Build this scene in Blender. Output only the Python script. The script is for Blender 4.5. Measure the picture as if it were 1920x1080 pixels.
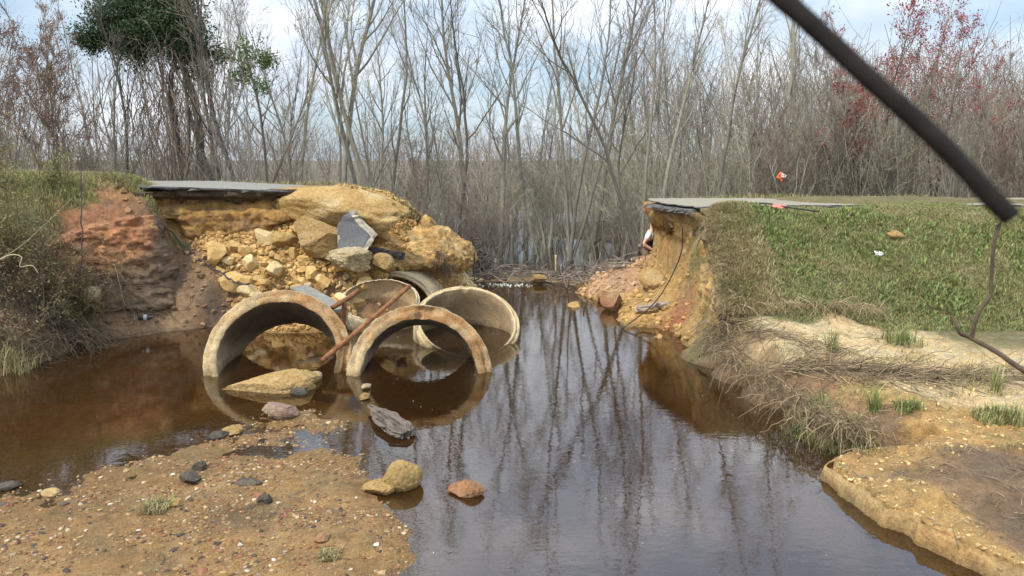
import bpy, bmesh, math, random
import numpy as np
from mathutils import Vector, Matrix
for _o in list(bpy.data.objects): bpy.data.objects.remove(_o)
sc = bpy.context.scene
COL = sc.collection
rad = math.radians
PI = math.pi
# ------------------------------------------------------------------ camera, sky, sun, exposure
CAMZ, PITCH, FPX = 2.9, rad(9.82), 1387.0
cam_d = bpy.data.cameras.new("camera"); cam = bpy.data.objects.new("camera", cam_d); COL.objects.link(cam)
cam.location = (0, 0, CAMZ); cam.rotation_euler = (PI/2 - PITCH, 0, 0)
cam_d.sensor_width = 36; cam_d.lens = FPX*36/1920; cam_d.clip_start = 0.05; cam_d.clip_end = 2000
cam_d.dof.use_dof = True; cam_d.dof.focus_distance = 11.0; cam_d.dof.aperture_fstop = 6.2
sc.camera = cam
SUN = Vector((-0.42, -0.42, 0.80)).normalized()
w = bpy.data.worlds.new("World"); sc.world = w; w.use_nodes = True
nt = w.node_tree; N = nt.nodes; LK = nt.links
for n in list(N): N.remove(n)
wo = N.new('ShaderNodeOutputWorld'); bg = N.new('ShaderNodeBackground'); bg.inputs['Strength'].default_value = 0.12
sky = N.new('ShaderNodeTexSky'); sky.sky_type = 'NISHITA'; sky.sun_disc = False
sky.sun_elevation = math.asin(SUN.z); sky.sun_rotation = math.atan2(SUN.x, SUN.y) % (2*PI)
sky.air_density = 1.0; sky.dust_density = 1.6; sky.ozone_density = 1.4
tc = N.new('ShaderNodeTexCoord')
mp = N.new('ShaderNodeMapping'); mp.inputs['Scale'].default_value = (1.0, 1.0, 2.6)
cn = N.new('ShaderNodeTexNoise'); cn.inputs['Scale'].default_value = 2.3; cn.inputs['Detail'].default_value = 7; cn.inputs['Roughness'].default_value = 0.55
cr = N.new('ShaderNodeValToRGB'); cr.color_ramp.elements[0].position = 0.40; cr.color_ramp.elements[1].position = 0.60
cn2 = N.new('ShaderNodeTexNoise'); cn2.inputs['Scale'].default_value = 4.5; cn2.inputs['Detail'].default_value = 5
cc = N.new('ShaderNodeValToRGB'); cc.color_ramp.elements[0].position = 0.3; cc.color_ramp.elements[1].position = 0.7
cc.color_ramp.elements[0].color = (5.2, 5.8, 6.8, 1); cc.color_ramp.elements[1].color = (8.0, 8.3, 8.7, 1)
mx = N.new('ShaderNodeMixRGB')
sk2 = N.new('ShaderNodeMixRGB'); sk2.inputs['Fac'].default_value = 0.45; sk2.inputs['Color2'].default_value = (4.6, 6.0, 7.4, 1)
LK.new(tc.outputs['Generated'], mp.inputs['Vector']); LK.new(mp.outputs['Vector'], cn.inputs['Vector']); LK.new(mp.outputs['Vector'], cn2.inputs['Vector'])
LK.new(cn.outputs['Fac'], cr.inputs['Fac']); LK.new(cn2.outputs['Fac'], cc.inputs['Fac'])
LK.new(sky.outputs['Color'], sk2.inputs['Color1']); LK.new(sk2.outputs['Color'], mx.inputs['Color1'])
LK.new(cr.outputs['Color'], mx.inputs['Fac']); LK.new(cc.outputs['Color'], mx.inputs['Color2'])
sx = N.new('ShaderNodeSeparateXYZ'); LK.new(tc.outputs['Generated'], sx.inputs['Vector'])
zr = N.new('ShaderNodeMapRange'); zr.inputs['From Min'].default_value = .16; zr.inputs['From Max'].default_value = .55; zr.inputs['To Min'].default_value = 1.0; zr.inputs['To Max'].default_value = 2.0
LK.new(sx.outputs['Z'], zr.inputs['Value']); br = N.new('ShaderNodeVectorMath'); br.operation = 'SCALE'; LK.new(mx.outputs['Color'], br.inputs[0]); LK.new(zr.outputs['Result'], br.inputs['Scale'])
LK.new(br.outputs['Vector'], bg.inputs['Color']); LK.new(bg.outputs['Background'], wo.inputs['Surface'])
sl = bpy.data.lights.new("sun", 'SUN'); sl.energy = 3.0; sl.angle = rad(3.5); sl.color = (1.0, 0.95, 0.86)
so = bpy.data.objects.new("sun", sl); COL.objects.link(so); so.location = (-6, -6, 14)
so.rotation_euler = SUN.to_track_quat('Z', 'Y').to_euler()
sc.view_settings.view_transform = 'Standard'; sc.view_settings.look = 'None'; sc.view_settings.exposure = 0.36; sc.view_settings.gamma = 1.0
sc.render.resolution_x = 1024; sc.render.resolution_y = 576
sc.cycles.transparent_max_bounces = 12; sc.cycles.max_bounces = 7

# ------------------------------------------------------------------ helpers
CT, ST = math.cos(PITCH), math.sin(PITCH)
def ray(px, py):
    u, v = (px-960)/FPX, (py-540)/FPX
    return np.array([u, CT - v*ST, -ST - v*CT])
def at(px, py, Y):                       # the point seen at a pixel of the photograph, Y metres away
    d = ray(px, py); return np.array([0, 0, CAMZ]) + d*(Y/d[1])
def atz(px, py, z=0.0):
    d = ray(px, py); return np.array([0, 0, CAMZ]) + d*((z-CAMZ)/d[2])

_rs = np.random.default_rng(11)
_perm = _rs.permutation(256); _perm = np.concatenate([_perm, _perm, _perm])
_g = _rs.normal(size=(256, 3)); _g /= np.linalg.norm(_g, axis=1)[:, None]
def perlin(p):
    p = np.asarray(p, float); i = np.floor(p).astype(int); f = p - i; i &= 255
    u = f*f*f*(f*(f*6-15)+10); out = 0
    for dx in (0, 1):
        wx = u[:, 0] if dx else 1-u[:, 0]
        for dy in (0, 1):
            wy = u[:, 1] if dy else 1-u[:, 1]
            for dz in (0, 1):
                wz = u[:, 2] if dz else 1-u[:, 2]
                h = _perm[_perm[_perm[i[:, 0]+dx]+((i[:, 1]+dy) & 255)]+((i[:, 2]+dz) & 255)] & 255
                g = _g[h]
                out = out + wx*wy*wz*(g[:, 0]*(f[:, 0]-dx)+g[:, 1]*(f[:, 1]-dy)+g[:, 2]*(f[:, 2]-dz))
    return out*1.5
def fbm(p, octs=4, gain=0.5):
    p = np.asarray(p, float); a = 1.0; s = 0; t = 0
    for k in range(octs):
        s = s + a*perlin(p*(2.03**k)+k*17.3); t += a; a *= gain
    return s/t
def ridged(p, octs=4):
    p = np.asarray(p, float); a = 1.0; s = 0; t = 0
    for k in range(octs):
        s = s + a*(1-2*np.abs(perlin(p*(2.1**k)+k*9.7))); t += a; a *= .5
    return s/t

def mesh(name, V, faces, col=None, smooth=True, mats=None, mi=None):
    V = np.asarray(V, np.float32); me = bpy.data.meshes.new(name)
    fl = [np.asarray(f, np.int32) for f in (faces if isinstance(faces, list) else [faces]) if len(f)]
    me.vertices.add(len(V)); me.vertices.foreach_set('co', V.ravel())
    tot = np.concatenate([np.full(len(f), f.shape[1], np.int32) for f in fl]); lp = np.concatenate([f.ravel() for f in fl])
    me.loops.add(len(lp)); me.loops.foreach_set('vertex_index', lp)
    me.polygons.add(len(tot)); me.polygons.foreach_set('loop_start', np.concatenate([[0], np.cumsum(tot)[:-1]]).astype(np.int32))
    me.polygons.foreach_set('use_smooth', np.full(len(tot), smooth))
    if mi is not None: me.polygons.foreach_set('material_index', np.asarray(mi, np.int32))
    if col is not None:
        col = np.asarray(col, np.float32)
        if col.shape[1] == 3: col = np.concatenate([col, np.ones((len(col), 1), np.float32)], 1)
        a = me.attributes.new('Col', 'FLOAT_COLOR', 'POINT'); a.data.foreach_set('color', col.ravel())
    me.update(calc_edges=True)
    for m in (mats or []): me.materials.append(m)
    return me
def link(name, me, parent=None, loc=None):
    o = bpy.data.objects.new(name, me); COL.objects.link(o)
    if parent is not None: o.parent = parent
    if loc is not None: o.location = loc
    return o
def empty(name, loc=(0, 0, 0), rot=(0, 0, 0)):
    o = bpy.data.objects.new(name, None); COL.objects.link(o); o.location = loc; o.rotation_euler = rot; o.empty_display_size = .1
    return o
def tag(o, label=None, cat=None, group=None, kind=None):
    if label: o['label'] = label
    if cat: o['category'] = cat
    if group: o['group'] = group
    if kind: o['kind'] = kind
    return o
class MB:
    def __init__(s): s.V = []; s.F = {}; s.C = []; s.n = 0
    def add(s, V, F, c=None):
        V = np.asarray(V, float).reshape(-1, 3)
        for f in (F if isinstance(F, list) else [F]):
            f = np.asarray(f, int)
            if len(f): s.F.setdefault(f.shape[1], []).append(f+s.n)
        s.V.append(V); s.n += len(V)
        if c is not None:
            c = np.asarray(c, float); s.C.append(np.tile(c, (len(V), 1)) if c.ndim == 1 else c)
        return s
    def me(s, name, mats, smooth=True):
        return mesh(name, np.concatenate(s.V), [np.concatenate(v) for v in s.F.values()], np.concatenate(s.C) if s.C else None, smooth, mats)
def tubes(P, Rr, S=4, cap=False):
    """N tubes of equal point count: P (N,K,3), Rr (N,K)"""
    P = np.asarray(P, float); Rr = np.asarray(Rr, float); Nn, K, _ = P.shape
    T = np.gradient(P, axis=1); T /= np.linalg.norm(T, axis=2)[..., None]+1e-9
    D = P[:, -1]-P[:, 0]; ax = np.argmin(np.abs(D), axis=1); ref = np.eye(3)[ax][:, None, :]
    U = np.cross(T, ref); U /= np.linalg.norm(U, axis=2)[..., None]+1e-9; W = np.cross(T, U)
    a = np.arange(S)*2*PI/S
    V = P[:, :, None, :]+Rr[:, :, None, None]*(np.cos(a)[None, None, :, None]*U[:, :, None, :]+np.sin(a)[None, None, :, None]*W[:, :, None, :])
    idx = np.arange(Nn*K*S).reshape(Nn, K, S); nx = np.roll(idx, -1, axis=2)
    F = np.stack([idx[:, :-1], nx[:, :-1], nx[:, 1:], idx[:, 1:]], -1).reshape(-1, 4)
    if cap and S > 2:
        e0 = idx[:, 0, ::-1].reshape(-1, S); e1 = idx[:, -1, :].reshape(-1, S)
        return V.reshape(-1, 3), [F, np.concatenate([e0, e1])]
    return V.reshape(-1, 3), [F]
def spline(pts, n):
    pts = np.asarray(pts, float); m = len(pts)
    if m == 2: return pts[0]+(pts[1]-pts[0])*np.linspace(0, 1, n)[:, None]
    P = np.vstack([2*pts[0]-pts[1], pts, 2*pts[-1]-pts[-2]]); t = np.linspace(0, m-1-1e-6, n); i = t.astype(int); f = (t-i)[:, None]
    a, b, c, d = P[i], P[i+1], P[i+2], P[i+3]
    return .5*((2*b)+(-a+c)*f+(2*a-5*b+4*c-d)*f*f+(-a+3*b-3*c+d)*f**3)
def quads(Cn, size, rng, aspect=1.6, up=None):
    Nn = len(Cn); a = rng.normal(size=(Nn, 3)); a /= np.linalg.norm(a, axis=1)[:, None]
    if up is not None: a = a*(1-up)+np.array([0, 0, 1.])*up; a /= np.linalg.norm(a, axis=1)[:, None]
    b = np.cross(a, rng.normal(size=(Nn, 3))); b /= np.linalg.norm(b, axis=1)[:, None]+1e-9
    s = np.broadcast_to(np.asarray(size, float), (Nn,))[:, None]
    V = np.stack([Cn-b*s*.5, Cn+a*s*aspect*.5, Cn+b*s*.5, Cn-a*s*aspect*.5], 1).reshape(-1, 3)
    return V, np.arange(Nn*4).reshape(-1, 4)

# ------------------------------------------------------------------ materials
def mat(name):
    m = bpy.data.materials.new(name); m.use_nodes = True; nt = m.node_tree
    return m, nt.nodes, nt.links, nt.nodes['Principled BSDF']
def tex(N, L, kind, scale, detail=4, rough=.55, coord='Object', vec=None):
    t = N.new(kind); t.inputs['Scale'].default_value = scale
    if kind == 'ShaderNodeTexNoise': t.inputs['Detail'].default_value = detail; t.inputs['Roughness'].default_value = rough
    if vec is None: c = N.new('ShaderNodeTexCoord'); vec = c.outputs[coord]
    L.new(vec, t.inputs['Vector']); return t
def ramp(N, L, src, stops):
    r = N.new('ShaderNodeValToRGB'); e = r.color_ramp.elements
    while len(e) < len(stops): e.new(.5)
    for k, (p, c) in enumerate(stops): e[k].position = p; e[k].color = (*c, 1) if len(c) == 3 else c
    L.new(src, r.inputs['Fac']); return r
def mul(N, L, a, b, fac=1.0, mode='MULTIPLY'):
    m = N.new('ShaderNodeMixRGB'); m.blend_type = mode; m.inputs['Fac'].default_value = fac
    for k, s in (('Color1', a), ('Color2', b)):
        if isinstance(s, tuple): m.inputs[k].default_value = (*s, 1)
        else: L.new(s, m.inputs[k])
    return m.outputs['Color']
def bump(N, L, P, src, strength, dist, prev=None):
    b = N.new('ShaderNodeBump'); b.inputs['Strength'].default_value = strength; b.inputs['Distance'].default_value = dist
    L.new(src, b.inputs['Height'])
    if prev is not None: L.new(prev, b.inputs['Normal'])
    L.new(b.outputs['Normal'], P.inputs['Normal']); return b.outputs['Normal']
def grey(lo, hi): return [(0.25, (lo,)*3), (0.75, (hi,)*3)]

def earth_mat(name, rough=.9, b1=.5, b2=.6, s1=9, s2=60, coord='Object'):
    m, N, L, P = mat(name); P.inputs['Roughness'].default_value = rough; P.inputs['Specular IOR Level'].default_value = .25
    a = N.new('ShaderNodeAttribute'); a.attribute_name = 'Col'
    t1 = tex(N, L, 'ShaderNodeTexNoise', s1, 8, .65, coord); t2 = tex(N, L, 'ShaderNodeTexNoise', s2, 4, .7, coord); t3 = tex(N, L, 'ShaderNodeTexNoise', 2.1, 5, .6, coord)
    c = mul(N, L, a.outputs['Color'], ramp(N, L, t1.outputs['Fac'], grey(.55, 1.4)).outputs['Color'])
    c = mul(N, L, c, ramp(N, L, t2.outputs['Fac'], grey(.62, 1.35)).outputs['Color'])
    c = mul(N, L, c, ramp(N, L, t3.outputs['Fac'], [(.3, (1.12, 1.0, .86)), (.7, (.9, .98, 1.1))]).outputs['Color'])
    L.new(c, P.inputs['Base Color'])
    p = bump(N, L, P, t1.outputs['Fac'], b1, .08); bump(N, L, P, t2.outputs['Fac'], b2, .02, p)
    return m
M_earth = earth_mat('earth', b1=.8, b2=1.0); M_cliff = earth_mat('cut_clay', b1=.8, b2=.7, s1=6, s2=40)
def plain(name, colr, rough=.85, var=.35, scale=8, bs=.5, bd=.02, metal=0, vec=None, scl=None):
    m, N, L, P = mat(name); P.inputs['Roughness'].default_value = rough; P.inputs['Metallic'].default_value = metal
    P.inputs['Specular IOR Level'].default_value = .3
    c = N.new('ShaderNodeTexCoord'); mp = N.new('ShaderNodeMapping'); L.new(c.outputs['Object'], mp.inputs['Vector'])
    if scl: mp.inputs['Scale'].default_value = scl
    t = tex(N, L, 'ShaderNodeTexNoise', scale, 6, .62, vec=mp.outputs['Vector'])
    oi = N.new('ShaderNodeObjectInfo')
    k = ramp(N, L, t.outputs['Fac'], grey(1-var, 1+var)).outputs['Color']
    k2 = ramp(N, L, oi.outputs['Random'], [(0, (.8, .82, .84)), (1, (1.2, 1.17, 1.12))]).outputs['Color']
    cc = mul(N, L, mul(N, L, tuple(colr), k), k2); L.new(cc, P.inputs['Base Color'])
    bump(N, L, P, t.outputs['Fac'], bs, bd); return m
def attr_mat(name, rough=.8, transl=0.0):
    m, N, L, P = mat(name); P.inputs['Roughness'].default_value = rough; P.inputs['Specular IOR Level'].default_value = .2
    a = N.new('ShaderNodeAttribute'); a.attribute_name = 'Col'; L.new(a.outputs['Color'], P.inputs['Base Color'])
    if transl:
        tr = N.new('ShaderNodeBsdfTranslucent'); L.new(a.outputs['Color'], tr.inputs['Color']); mxs = N.new('ShaderNodeMixShader'); mxs.inputs['Fac'].default_value = transl
        L.new(P.outputs['BSDF'], mxs.inputs[1]); L.new(tr.outputs['BSDF'], mxs.inputs[2]); L.new(mxs.outputs['Shader'], N['Material Output'].inputs['Surface'])
    return m
M_grass = attr_mat('grass_blade', .7, .3); M_leaf = attr_mat('leaf', .6, .35); M_dry = attr_mat('dry_stalk', .9); M_twig = attr_mat('twig_wood', .9)
M_pebble = attr_mat('pebble', .7)
M_bark = [plain('bark_grey', (.20, .182, .145), scale=6, scl=(3, 3, .6), bd=.03), plain('bark_pale', (.26, .24, .19), scale=6, scl=(3, 3, .6), bd=.03), plain('bark_dark', (.10, .088, .072), scale=6, scl=(3, 3, .6), bd=.03)]
M_tw = [plain('twig_grey', (.235, .21, .172), var=.2), plain('twig_pale', (.32, .295, .24), var=.2), plain('twig_red', (.24, .17, .13), var=.2), plain('twig_brown', (.20, .172, .135), var=.2)]
def rock_mat(name, c1, c2, c3, rough=.9, bk=1.0):
    m, N, L, P = mat(name); P.inputs['Roughness'].default_value = rough; P.inputs['Specular IOR Level'].default_value = .25
    oi = N.new('ShaderNodeObjectInfo'); c = N.new('ShaderNodeTexCoord'); ad = N.new('ShaderNodeVectorMath'); ad.operation = 'ADD'
    sm = N.new('ShaderNodeVectorMath'); sm.operation = 'SCALE'; sm.inputs[0].default_value = (13, 7, 5); L.new(oi.outputs['Random'], sm.inputs['Scale'])
    L.new(c.outputs['Object'], ad.inputs[0]); L.new(sm.outputs['Vector'], ad.inputs[1]); v = ad.outputs['Vector']
    t1 = tex(N, L, 'ShaderNodeTexNoise', 2.2, 8, .65, vec=v); t2 = tex(N, L, 'ShaderNodeTexNoise', 28, 5, .7, vec=v); t3 = tex(N, L, 'ShaderNodeTexNoise', 7, 6, .6, vec=v)
    k = ramp(N, L, t1.outputs['Fac'], [(.3, c1), (.5, c2), (.7, c3)]).outputs['Color']
    k = mul(N, L, k, ramp(N, L, t2.outputs['Fac'], grey(.6, 1.35)).outputs['Color'])
    k = mul(N, L, k, ramp(N, L, oi.outputs['Random'], [(0, (.78, .76, .74)), (1, (1.15, 1.12, 1.05))]).outputs['Color'])
    L.new(k, P.inputs['Base Color'])
    p = bump(N, L, P, t3.outputs['Fac'], .8, .09*bk); bump(N, L, P, t2.outputs['Fac'], .8, .03*bk, p); return m
M_yrock = rock_mat('yellow_sandstone', (.40, .25, .09), (.49, .325, .13), (.58, .46, .26))
M_ysmall = rock_mat('yellow_rubble', (.40, .25, .085), (.49, .325, .125), (.57, .43, .23), bk=.07); M_csmall = rock_mat('pale_rubble', (.40, .29, .13), (.48, .37, .19), (.54, .44, .28), bk=.07)
M_rrock = rock_mat('red_clay_stone', (.25, .11, .055), (.33, .175, .09), (.42, .29, .17))
M_grock = rock_mat('grey_stone', (.055, .047, .037), (.095, .082, .064), (.16, .14, .11))
M_prock = rock_mat('pinkish_stone', (.27, .17, .115), (.34, .235, .17), (.40, .30, .23))
M_crock = rock_mat('pale_conglomerate', (.36, .27, .13), (.46, .37, .22), (.54, .46, .32))
M_moss = rock_mat('mossy_sandstone', (.23, .155, .06), (.36, .245, .10), (.45, .33, .16))
M_rust = plain('rusty_steel', (.19, .085, .035), .9, .65, 9, .4, .01)
M_black = plain('black_rubber', (.03, .028, .027), .6, .3, 10, .2, .01)

# ------------------------------------------------------------------ ground heights
C3 = []   # x, y, z, class
def cp(px, py, Y, k): p = at(px, py, Y); C3.append((p[0], p[1], p[2], k))
def cz(px, py, z, k): p = atz(px, py, z); C3.append((p[0], p[1], z, k))
def cw(x, y, z, k): C3.append((x, y, z, k))
# waterlines
for a in [(-60, 730), (20, 700), (100, 668), (170, 642), (280, 628), (390, 612), (450, 604), (540, 602), (600, 602), (650, 600), (700, 603)]: cz(*a, 0.0, 'm')
for a in [(735, 590), (765, 572), (868, 540)]: cz(*a, 0.0, 'y')
for a in [(900, 531), (980, 529), (1050, 530), (1095, 540), (1130, 566), (1160, 592), (1178, 612), (1230, 632), (1330, 655)]: cz(*a, 0.0, 'y')
for a in [(1345, 692), (1400, 724), (1480, 765), (1520, 805), (1620, 836), (1668, 848)]: cz(*a, 0.0, 'm')
for a in [(1655, 862), (1545, 884), (1575, 922), (1640, 985), (1720, 1025), (1840, 1078), (1900, 1105)]: _p = atz(*a, 0.0); cw(_p[0], _p[1], -.2, 'y')
for a in [(-60, 960), (60, 925), (200, 890), (290, 858), (400, 824), (470, 800)]: cz(*a, 0.0, 'v')
for a in [(560, 800), (640, 812), (700, 850), (700, 905), (735, 950), (778, 995), (785, 1050), (745, 1085)]: cz(*a, -.006, 'v')
for a in [(560, 745), (520, 772), (600, 765), (660, 792)]: cz(*a, -.012, 'v')
for a in [(570, 835), (650, 850), (500, 850)]: cz(*a, -.009, 'v')
for a in [(380, 900), (560, 920), (680, 960), (460, 1000), (620, 1040), (730, 1020)]: cz(*a, .04, 'v')
cz(300, 905, .022, 'v'); cz(430, 868, .014, 'v'); cz(160, 960, .02, 'v')
for a in [(60, 1020), (250, 960), (300, 1060)]: cz(*a, .03, 'v')
cw(-1.5, 4.2, .1, 'v'); cw(-3.2, 4.2, .12, 'v'); cw(-5, 5, .1, 'v'); cw(-7, 6.3, .1, 'v'); cw(-2.2, 3.2, .35, 'm'); cw(-5, 3, .6, 'm')
# river bed
for x, y, z in [(.6, 5, -.6), (.7, 7, -.7), (.7, 9, -.75), (.9, 11, -.7), (.8, 13, -.65), (.2, 15, -.55), (-.2, 17, -.3), (1.4, 6, -.55), (1.7, 8.4, -.5), (2.4, 9.3, -.3), (1.9, 12, -.3), (1.5, 14.5, -.3),
                (-5.4, 8.6, -.16), (-4.3, 9.8, -.3), (-3, 10.6, -.55), (-1.6, 11, -.75), (-1.0, 12.2, -.75), (-.6, 9.3, -.7), (-5.4, 10.8, -.14), (-2.4, 8.7, -.1), (-6.6, 8.2, -.13), (-1.2, 8.0, -.4), (-.5, 6.6, -.45), (-.2, 5.2, -.5), (.9, 3.4, -.4), (-2.4, 12.3, -.35), (-3.6, 11.8, -.3), (-1.3, 13.8, -.5), (-1.9, 14.4, -.5), (-1.5, 14.9, -.45), (-2.35, 12.9, -.1), (-1.9, 13.3, -.2), (-2.4, 14.1, -.2), (-2.3, 14.9, -.4), (-2.0, 15.4, -.2)]: cw(x, y, z, 'b')
# left bank: scrub, red face, mud
for a in [(0, 328, 13.5), (120, 332, 14), (280, 346, 14), (-200, 320, 14), (230, 343, 15)]: cp(*a, 'g')
for a in [(150, 385, 12.9), (285, 372, 13.55), (60, 390, 12.2), (-150, 380, 12)]: cp(*a, 'g')
for a in [(160, 400, 12.8), (270, 388, 13.4), (215, 430, 13.0), (150, 460, 12.5), (250, 420, 13.2), (180, 480, 12.45)]: cp(*a, 'r')
for a in [(285, 440, 13.25), (250, 480, 12.9), (290, 500, 13.1), (230, 540, 12.55), (280, 560, 12.75), (190, 555, 12.2)]: cp(*a, 'm')
for a in [(100, 480, 11.9), (0, 500, 11.0), (-150, 500, 10.6)]: cp(*a, 'k')
for a in [(150, 590, 11.9), (60, 570, 10.9), (0, 640, 10.3), (110, 640, 11.5), (-100, 640, 10)]: cp(*a, 'k')
for a in [(240, 595, 12.3), (330, 560, 12.9), (340, 590, 12.7), (300, 608, 12.5)]: cp(*a, 'm')
for a in [(330, 520, 13.2), (360, 480, 13.5), (330, 460, 13.7), (390, 540, 13.05)]: cp(*a, 'm')
for a in [(310, 445, 13.95), (430, 442, 14.2), (540, 428, 14.4)]: cp(*a, 'y')
for a in [(400, 478, 13.75), (450, 540, 13.1), (500, 500, 13.5), (560, 540, 13.15), (600, 500, 13.6), (640, 560, 13.0), (560, 575, 12.75), (640, 480, 14.0), (700, 485, 14.3), (680, 520, 13.7), (560, 460, 14.0), (730, 465, 15.2)]: cp(*a, 'y')
# the hump of sand over the buried pipe
for a in [(545, 372, 14.9), (620, 374, 15.0), (690, 386, 15.3), (765, 402, 15.9), (800, 430, 16.0), (832, 446, 16.2), (690, 430, 14.9), (760, 440, 15.4), (800, 465, 15.6)]: cp(*a, 'y')
for a in [(846, 474, 16.25), (862, 505, 16.3)]: cp(*a, 's')
cw(-2.3, 16.6, 1.9, 'g'); cw(-3.4, 16.6, 2.2, 'g'); cw(-1.3, 17.6, .3, 'm'); cw(-2.6, 18.4, .6, 'g'); cw(-4.5, 18.6, .8, 'g'); cw(-7, 19.2, 1.2, 'g'); cw(-11, 19.5, 1.4, 'g'); cw(-.6, 17.6, .05, 'm')
# flooded wood and the dam sill
for x, y in [(-.8, 18.7), (0, 18.6), (.9, 18.4), (1.7, 18.2)]: cw(x, y, .06, 'k')
for x, y in [(-2, 22), (0, 21), (2, 21), (4, 22), (0, 26), (4, 27), (-4, 27), (0, 34), (8, 34), (-8, 34)]: cw(x, y, -.2, 'k')
# right side: mound, beach
for a in [(1120, 512, 16.6), (1170, 498, 16.9), (1215, 490, 17.2), (1150, 520, 15.9), (1190, 525, 15.2)]: cp(*a, 'p')
for a in [(1225, 515, 15.6), (1240, 545, 14.6), (1200, 555, 14.4)]: cp(*a, 'y')
for a in [(1185, 582, 13.3), (1250, 580, 13.3), (1290, 600, 12.5), (1240, 610, 12.7), (1320, 630, 11.8)]: cp(*a, 'y')
cw(3.6, 18.2, .6, 'k'); cw(2.6, 18.4, .25, 'k')
# grassy slope of the embankment
for px in (1330, 1450, 1600, 1750, 1900, 2100):
    cp(px, 391, 13.3, 'g'); cp(px+8, 440, 12.45, 'g'); cp(px+16, 510, 11.5, 'g'); cp(px+20, 560, 10.95, 'g'); cp(px+22, 590 if px < 1500 else 604, 10.6, 'g')
for a in [(1400, 606, 10.2), (1500, 612, 10.15), (1620, 618, 10.1), (1690, 645, 9.7), (1560, 640, 9.6), (1450, 650, 9.3), (1600, 680, 8.9), (1720, 690, 8.7), (1880, 692, 8.5), (1680, 705, 8.4), (1880, 735, 7.7), (1850, 755, 7.4)]: cp(*a, 's')
for a in [(1380, 650, 9.7), (1450, 700, 8.7), (1520, 720, 8.3), (1560, 770, 7.5), (1640, 790, 7.15)]: cp(*a, 'm')
for a in [(1640, 730, 8.0), (1700, 790, 7.1), (1800, 800, 6.9), (1760, 830, 6.5), (1690, 840, 6.5), (1880, 815, 6.7)]: cp(*a, 'y')
for a in [(1570, 873, 6.25), (1640, 900, 5.95), (1720, 900, 5.9), (1620, 930, 5.75), (1720, 980, 5.35), (1790, 1000, 5.2)]: cp(*a, 'y')
for a in [(1800, 880, 6.0), (1890, 870, 6.1), (1880, 960, 5.4), (1910, 1040, 5.0)]: cp(*a, 'm')
for x, y, z in [(9, 9.5, .8), (9, 6, .7), (6, 4, .7), (4.2, 4.2, .4), (3.6, 3.2, .5), (12, 10.8, 1), (7, 7, .55)]: cw(x, y, z, 'y')
# embankment tops and backs, far ground, the bank the camera stands on
for x in (4.2, 6, 9, 14, 25, 45): cw(x, 13.9, 1.99, 'g'); cw(x, 17.0, 2.0, 'g'); cw(x, 19.2, .9, 'g'); cw(x, 30, .7, 'k'); cw(x, 60, 1.2, 'k')
for x in (-10, -16, -28, -45): cw(x, 14.5, 2.5, 'g'); cw(x, 17.0, 2.45, 'g'); cw(x, 20, 1.3, 'g'); cw(x, 30, .6, 'k'); cw(x, 60, 1.2, 'k')
for x in (0, 15, -15): cw(x, 60, .4, 'k')
cw(0, 0, 1.3, 'm'); cw(-3, 0, 1.3, 'g'); cw(3, 0, 1.2, 'g'); cw(0, 1.6, .5, 'm'); cw(-8, 2, 1.4, 'g'); cw(8, 2, 1.2, 'g'); cw(-12, 8, 1.4, 'g'); cw(0, -20, 1.5, 'g'); cw(-30, -10, 1.5, 'g'); cw(30, -10, 1.5, 'g'); cw(-30, 8, 2, 'g'); cw(30, 8, 1.2, 'g')
_P = np.array([c[:2] for c in C3]); _Z = np.array([c[2] for c in C3])
CLS = {'s': (.52, .40, .22), 'y': (.385, .24, .088), 'r': (.34, .165, .08), 'm': (.21, .130, .070), 'g': (.15, .13, .06), 'b': (.34, .19, .06), 'k': (.095, .07, .045), 'v': (.315, .195, .080), 'p': (.37, .235, .135)}
KEYS = list(CLS); _K = np.array([KEYS.index(c[3]) for c in C3])
_A = -np.sqrt(((_P[:, None]-_P[None])**2).sum(-1)+.03**2); _n = len(_P)
_S = np.zeros((_n+1, _n+1)); _S[:_n, :_n] = _A + np.eye(_n)*.02; _S[:_n, _n] = 1; _S[_n, :_n] = 1
_W = np.linalg.solve(_S, np.append(_Z, 0))
def base_h(x, y):
    q = np.stack([x, y], 1); out = np.empty(len(q))
    for i in range(0, len(q), 20000):
        d = np.sqrt(((q[i:i+20000, None]-_P[None])**2).sum(-1)+.03**2); out[i:i+20000] = -d@_W[:_n]+_W[_n]
    return out
def classes(x, y):
    q = np.stack([x, y], 1); z0 = np.zeros(len(q))
    wv = np.stack([fbm(np.stack([x*1.3, y*1.3, z0], 1), 3), fbm(np.stack([x*1.3, y*1.3, z0+40], 1), 3)], 1)*.5
    q = q+wv; out = np.zeros((len(q), len(KEYS))); oh = np.eye(len(KEYS))[_K]
    for i in range(0, len(q), 20000):
        d2 = ((q[i:i+20000, None]-_P[None])**2).sum(-1)+.02; ww = d2**-2.4; ww /= ww.sum(1)[:, None]; out[i:i+20000] = ww@oh
    return out
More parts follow.
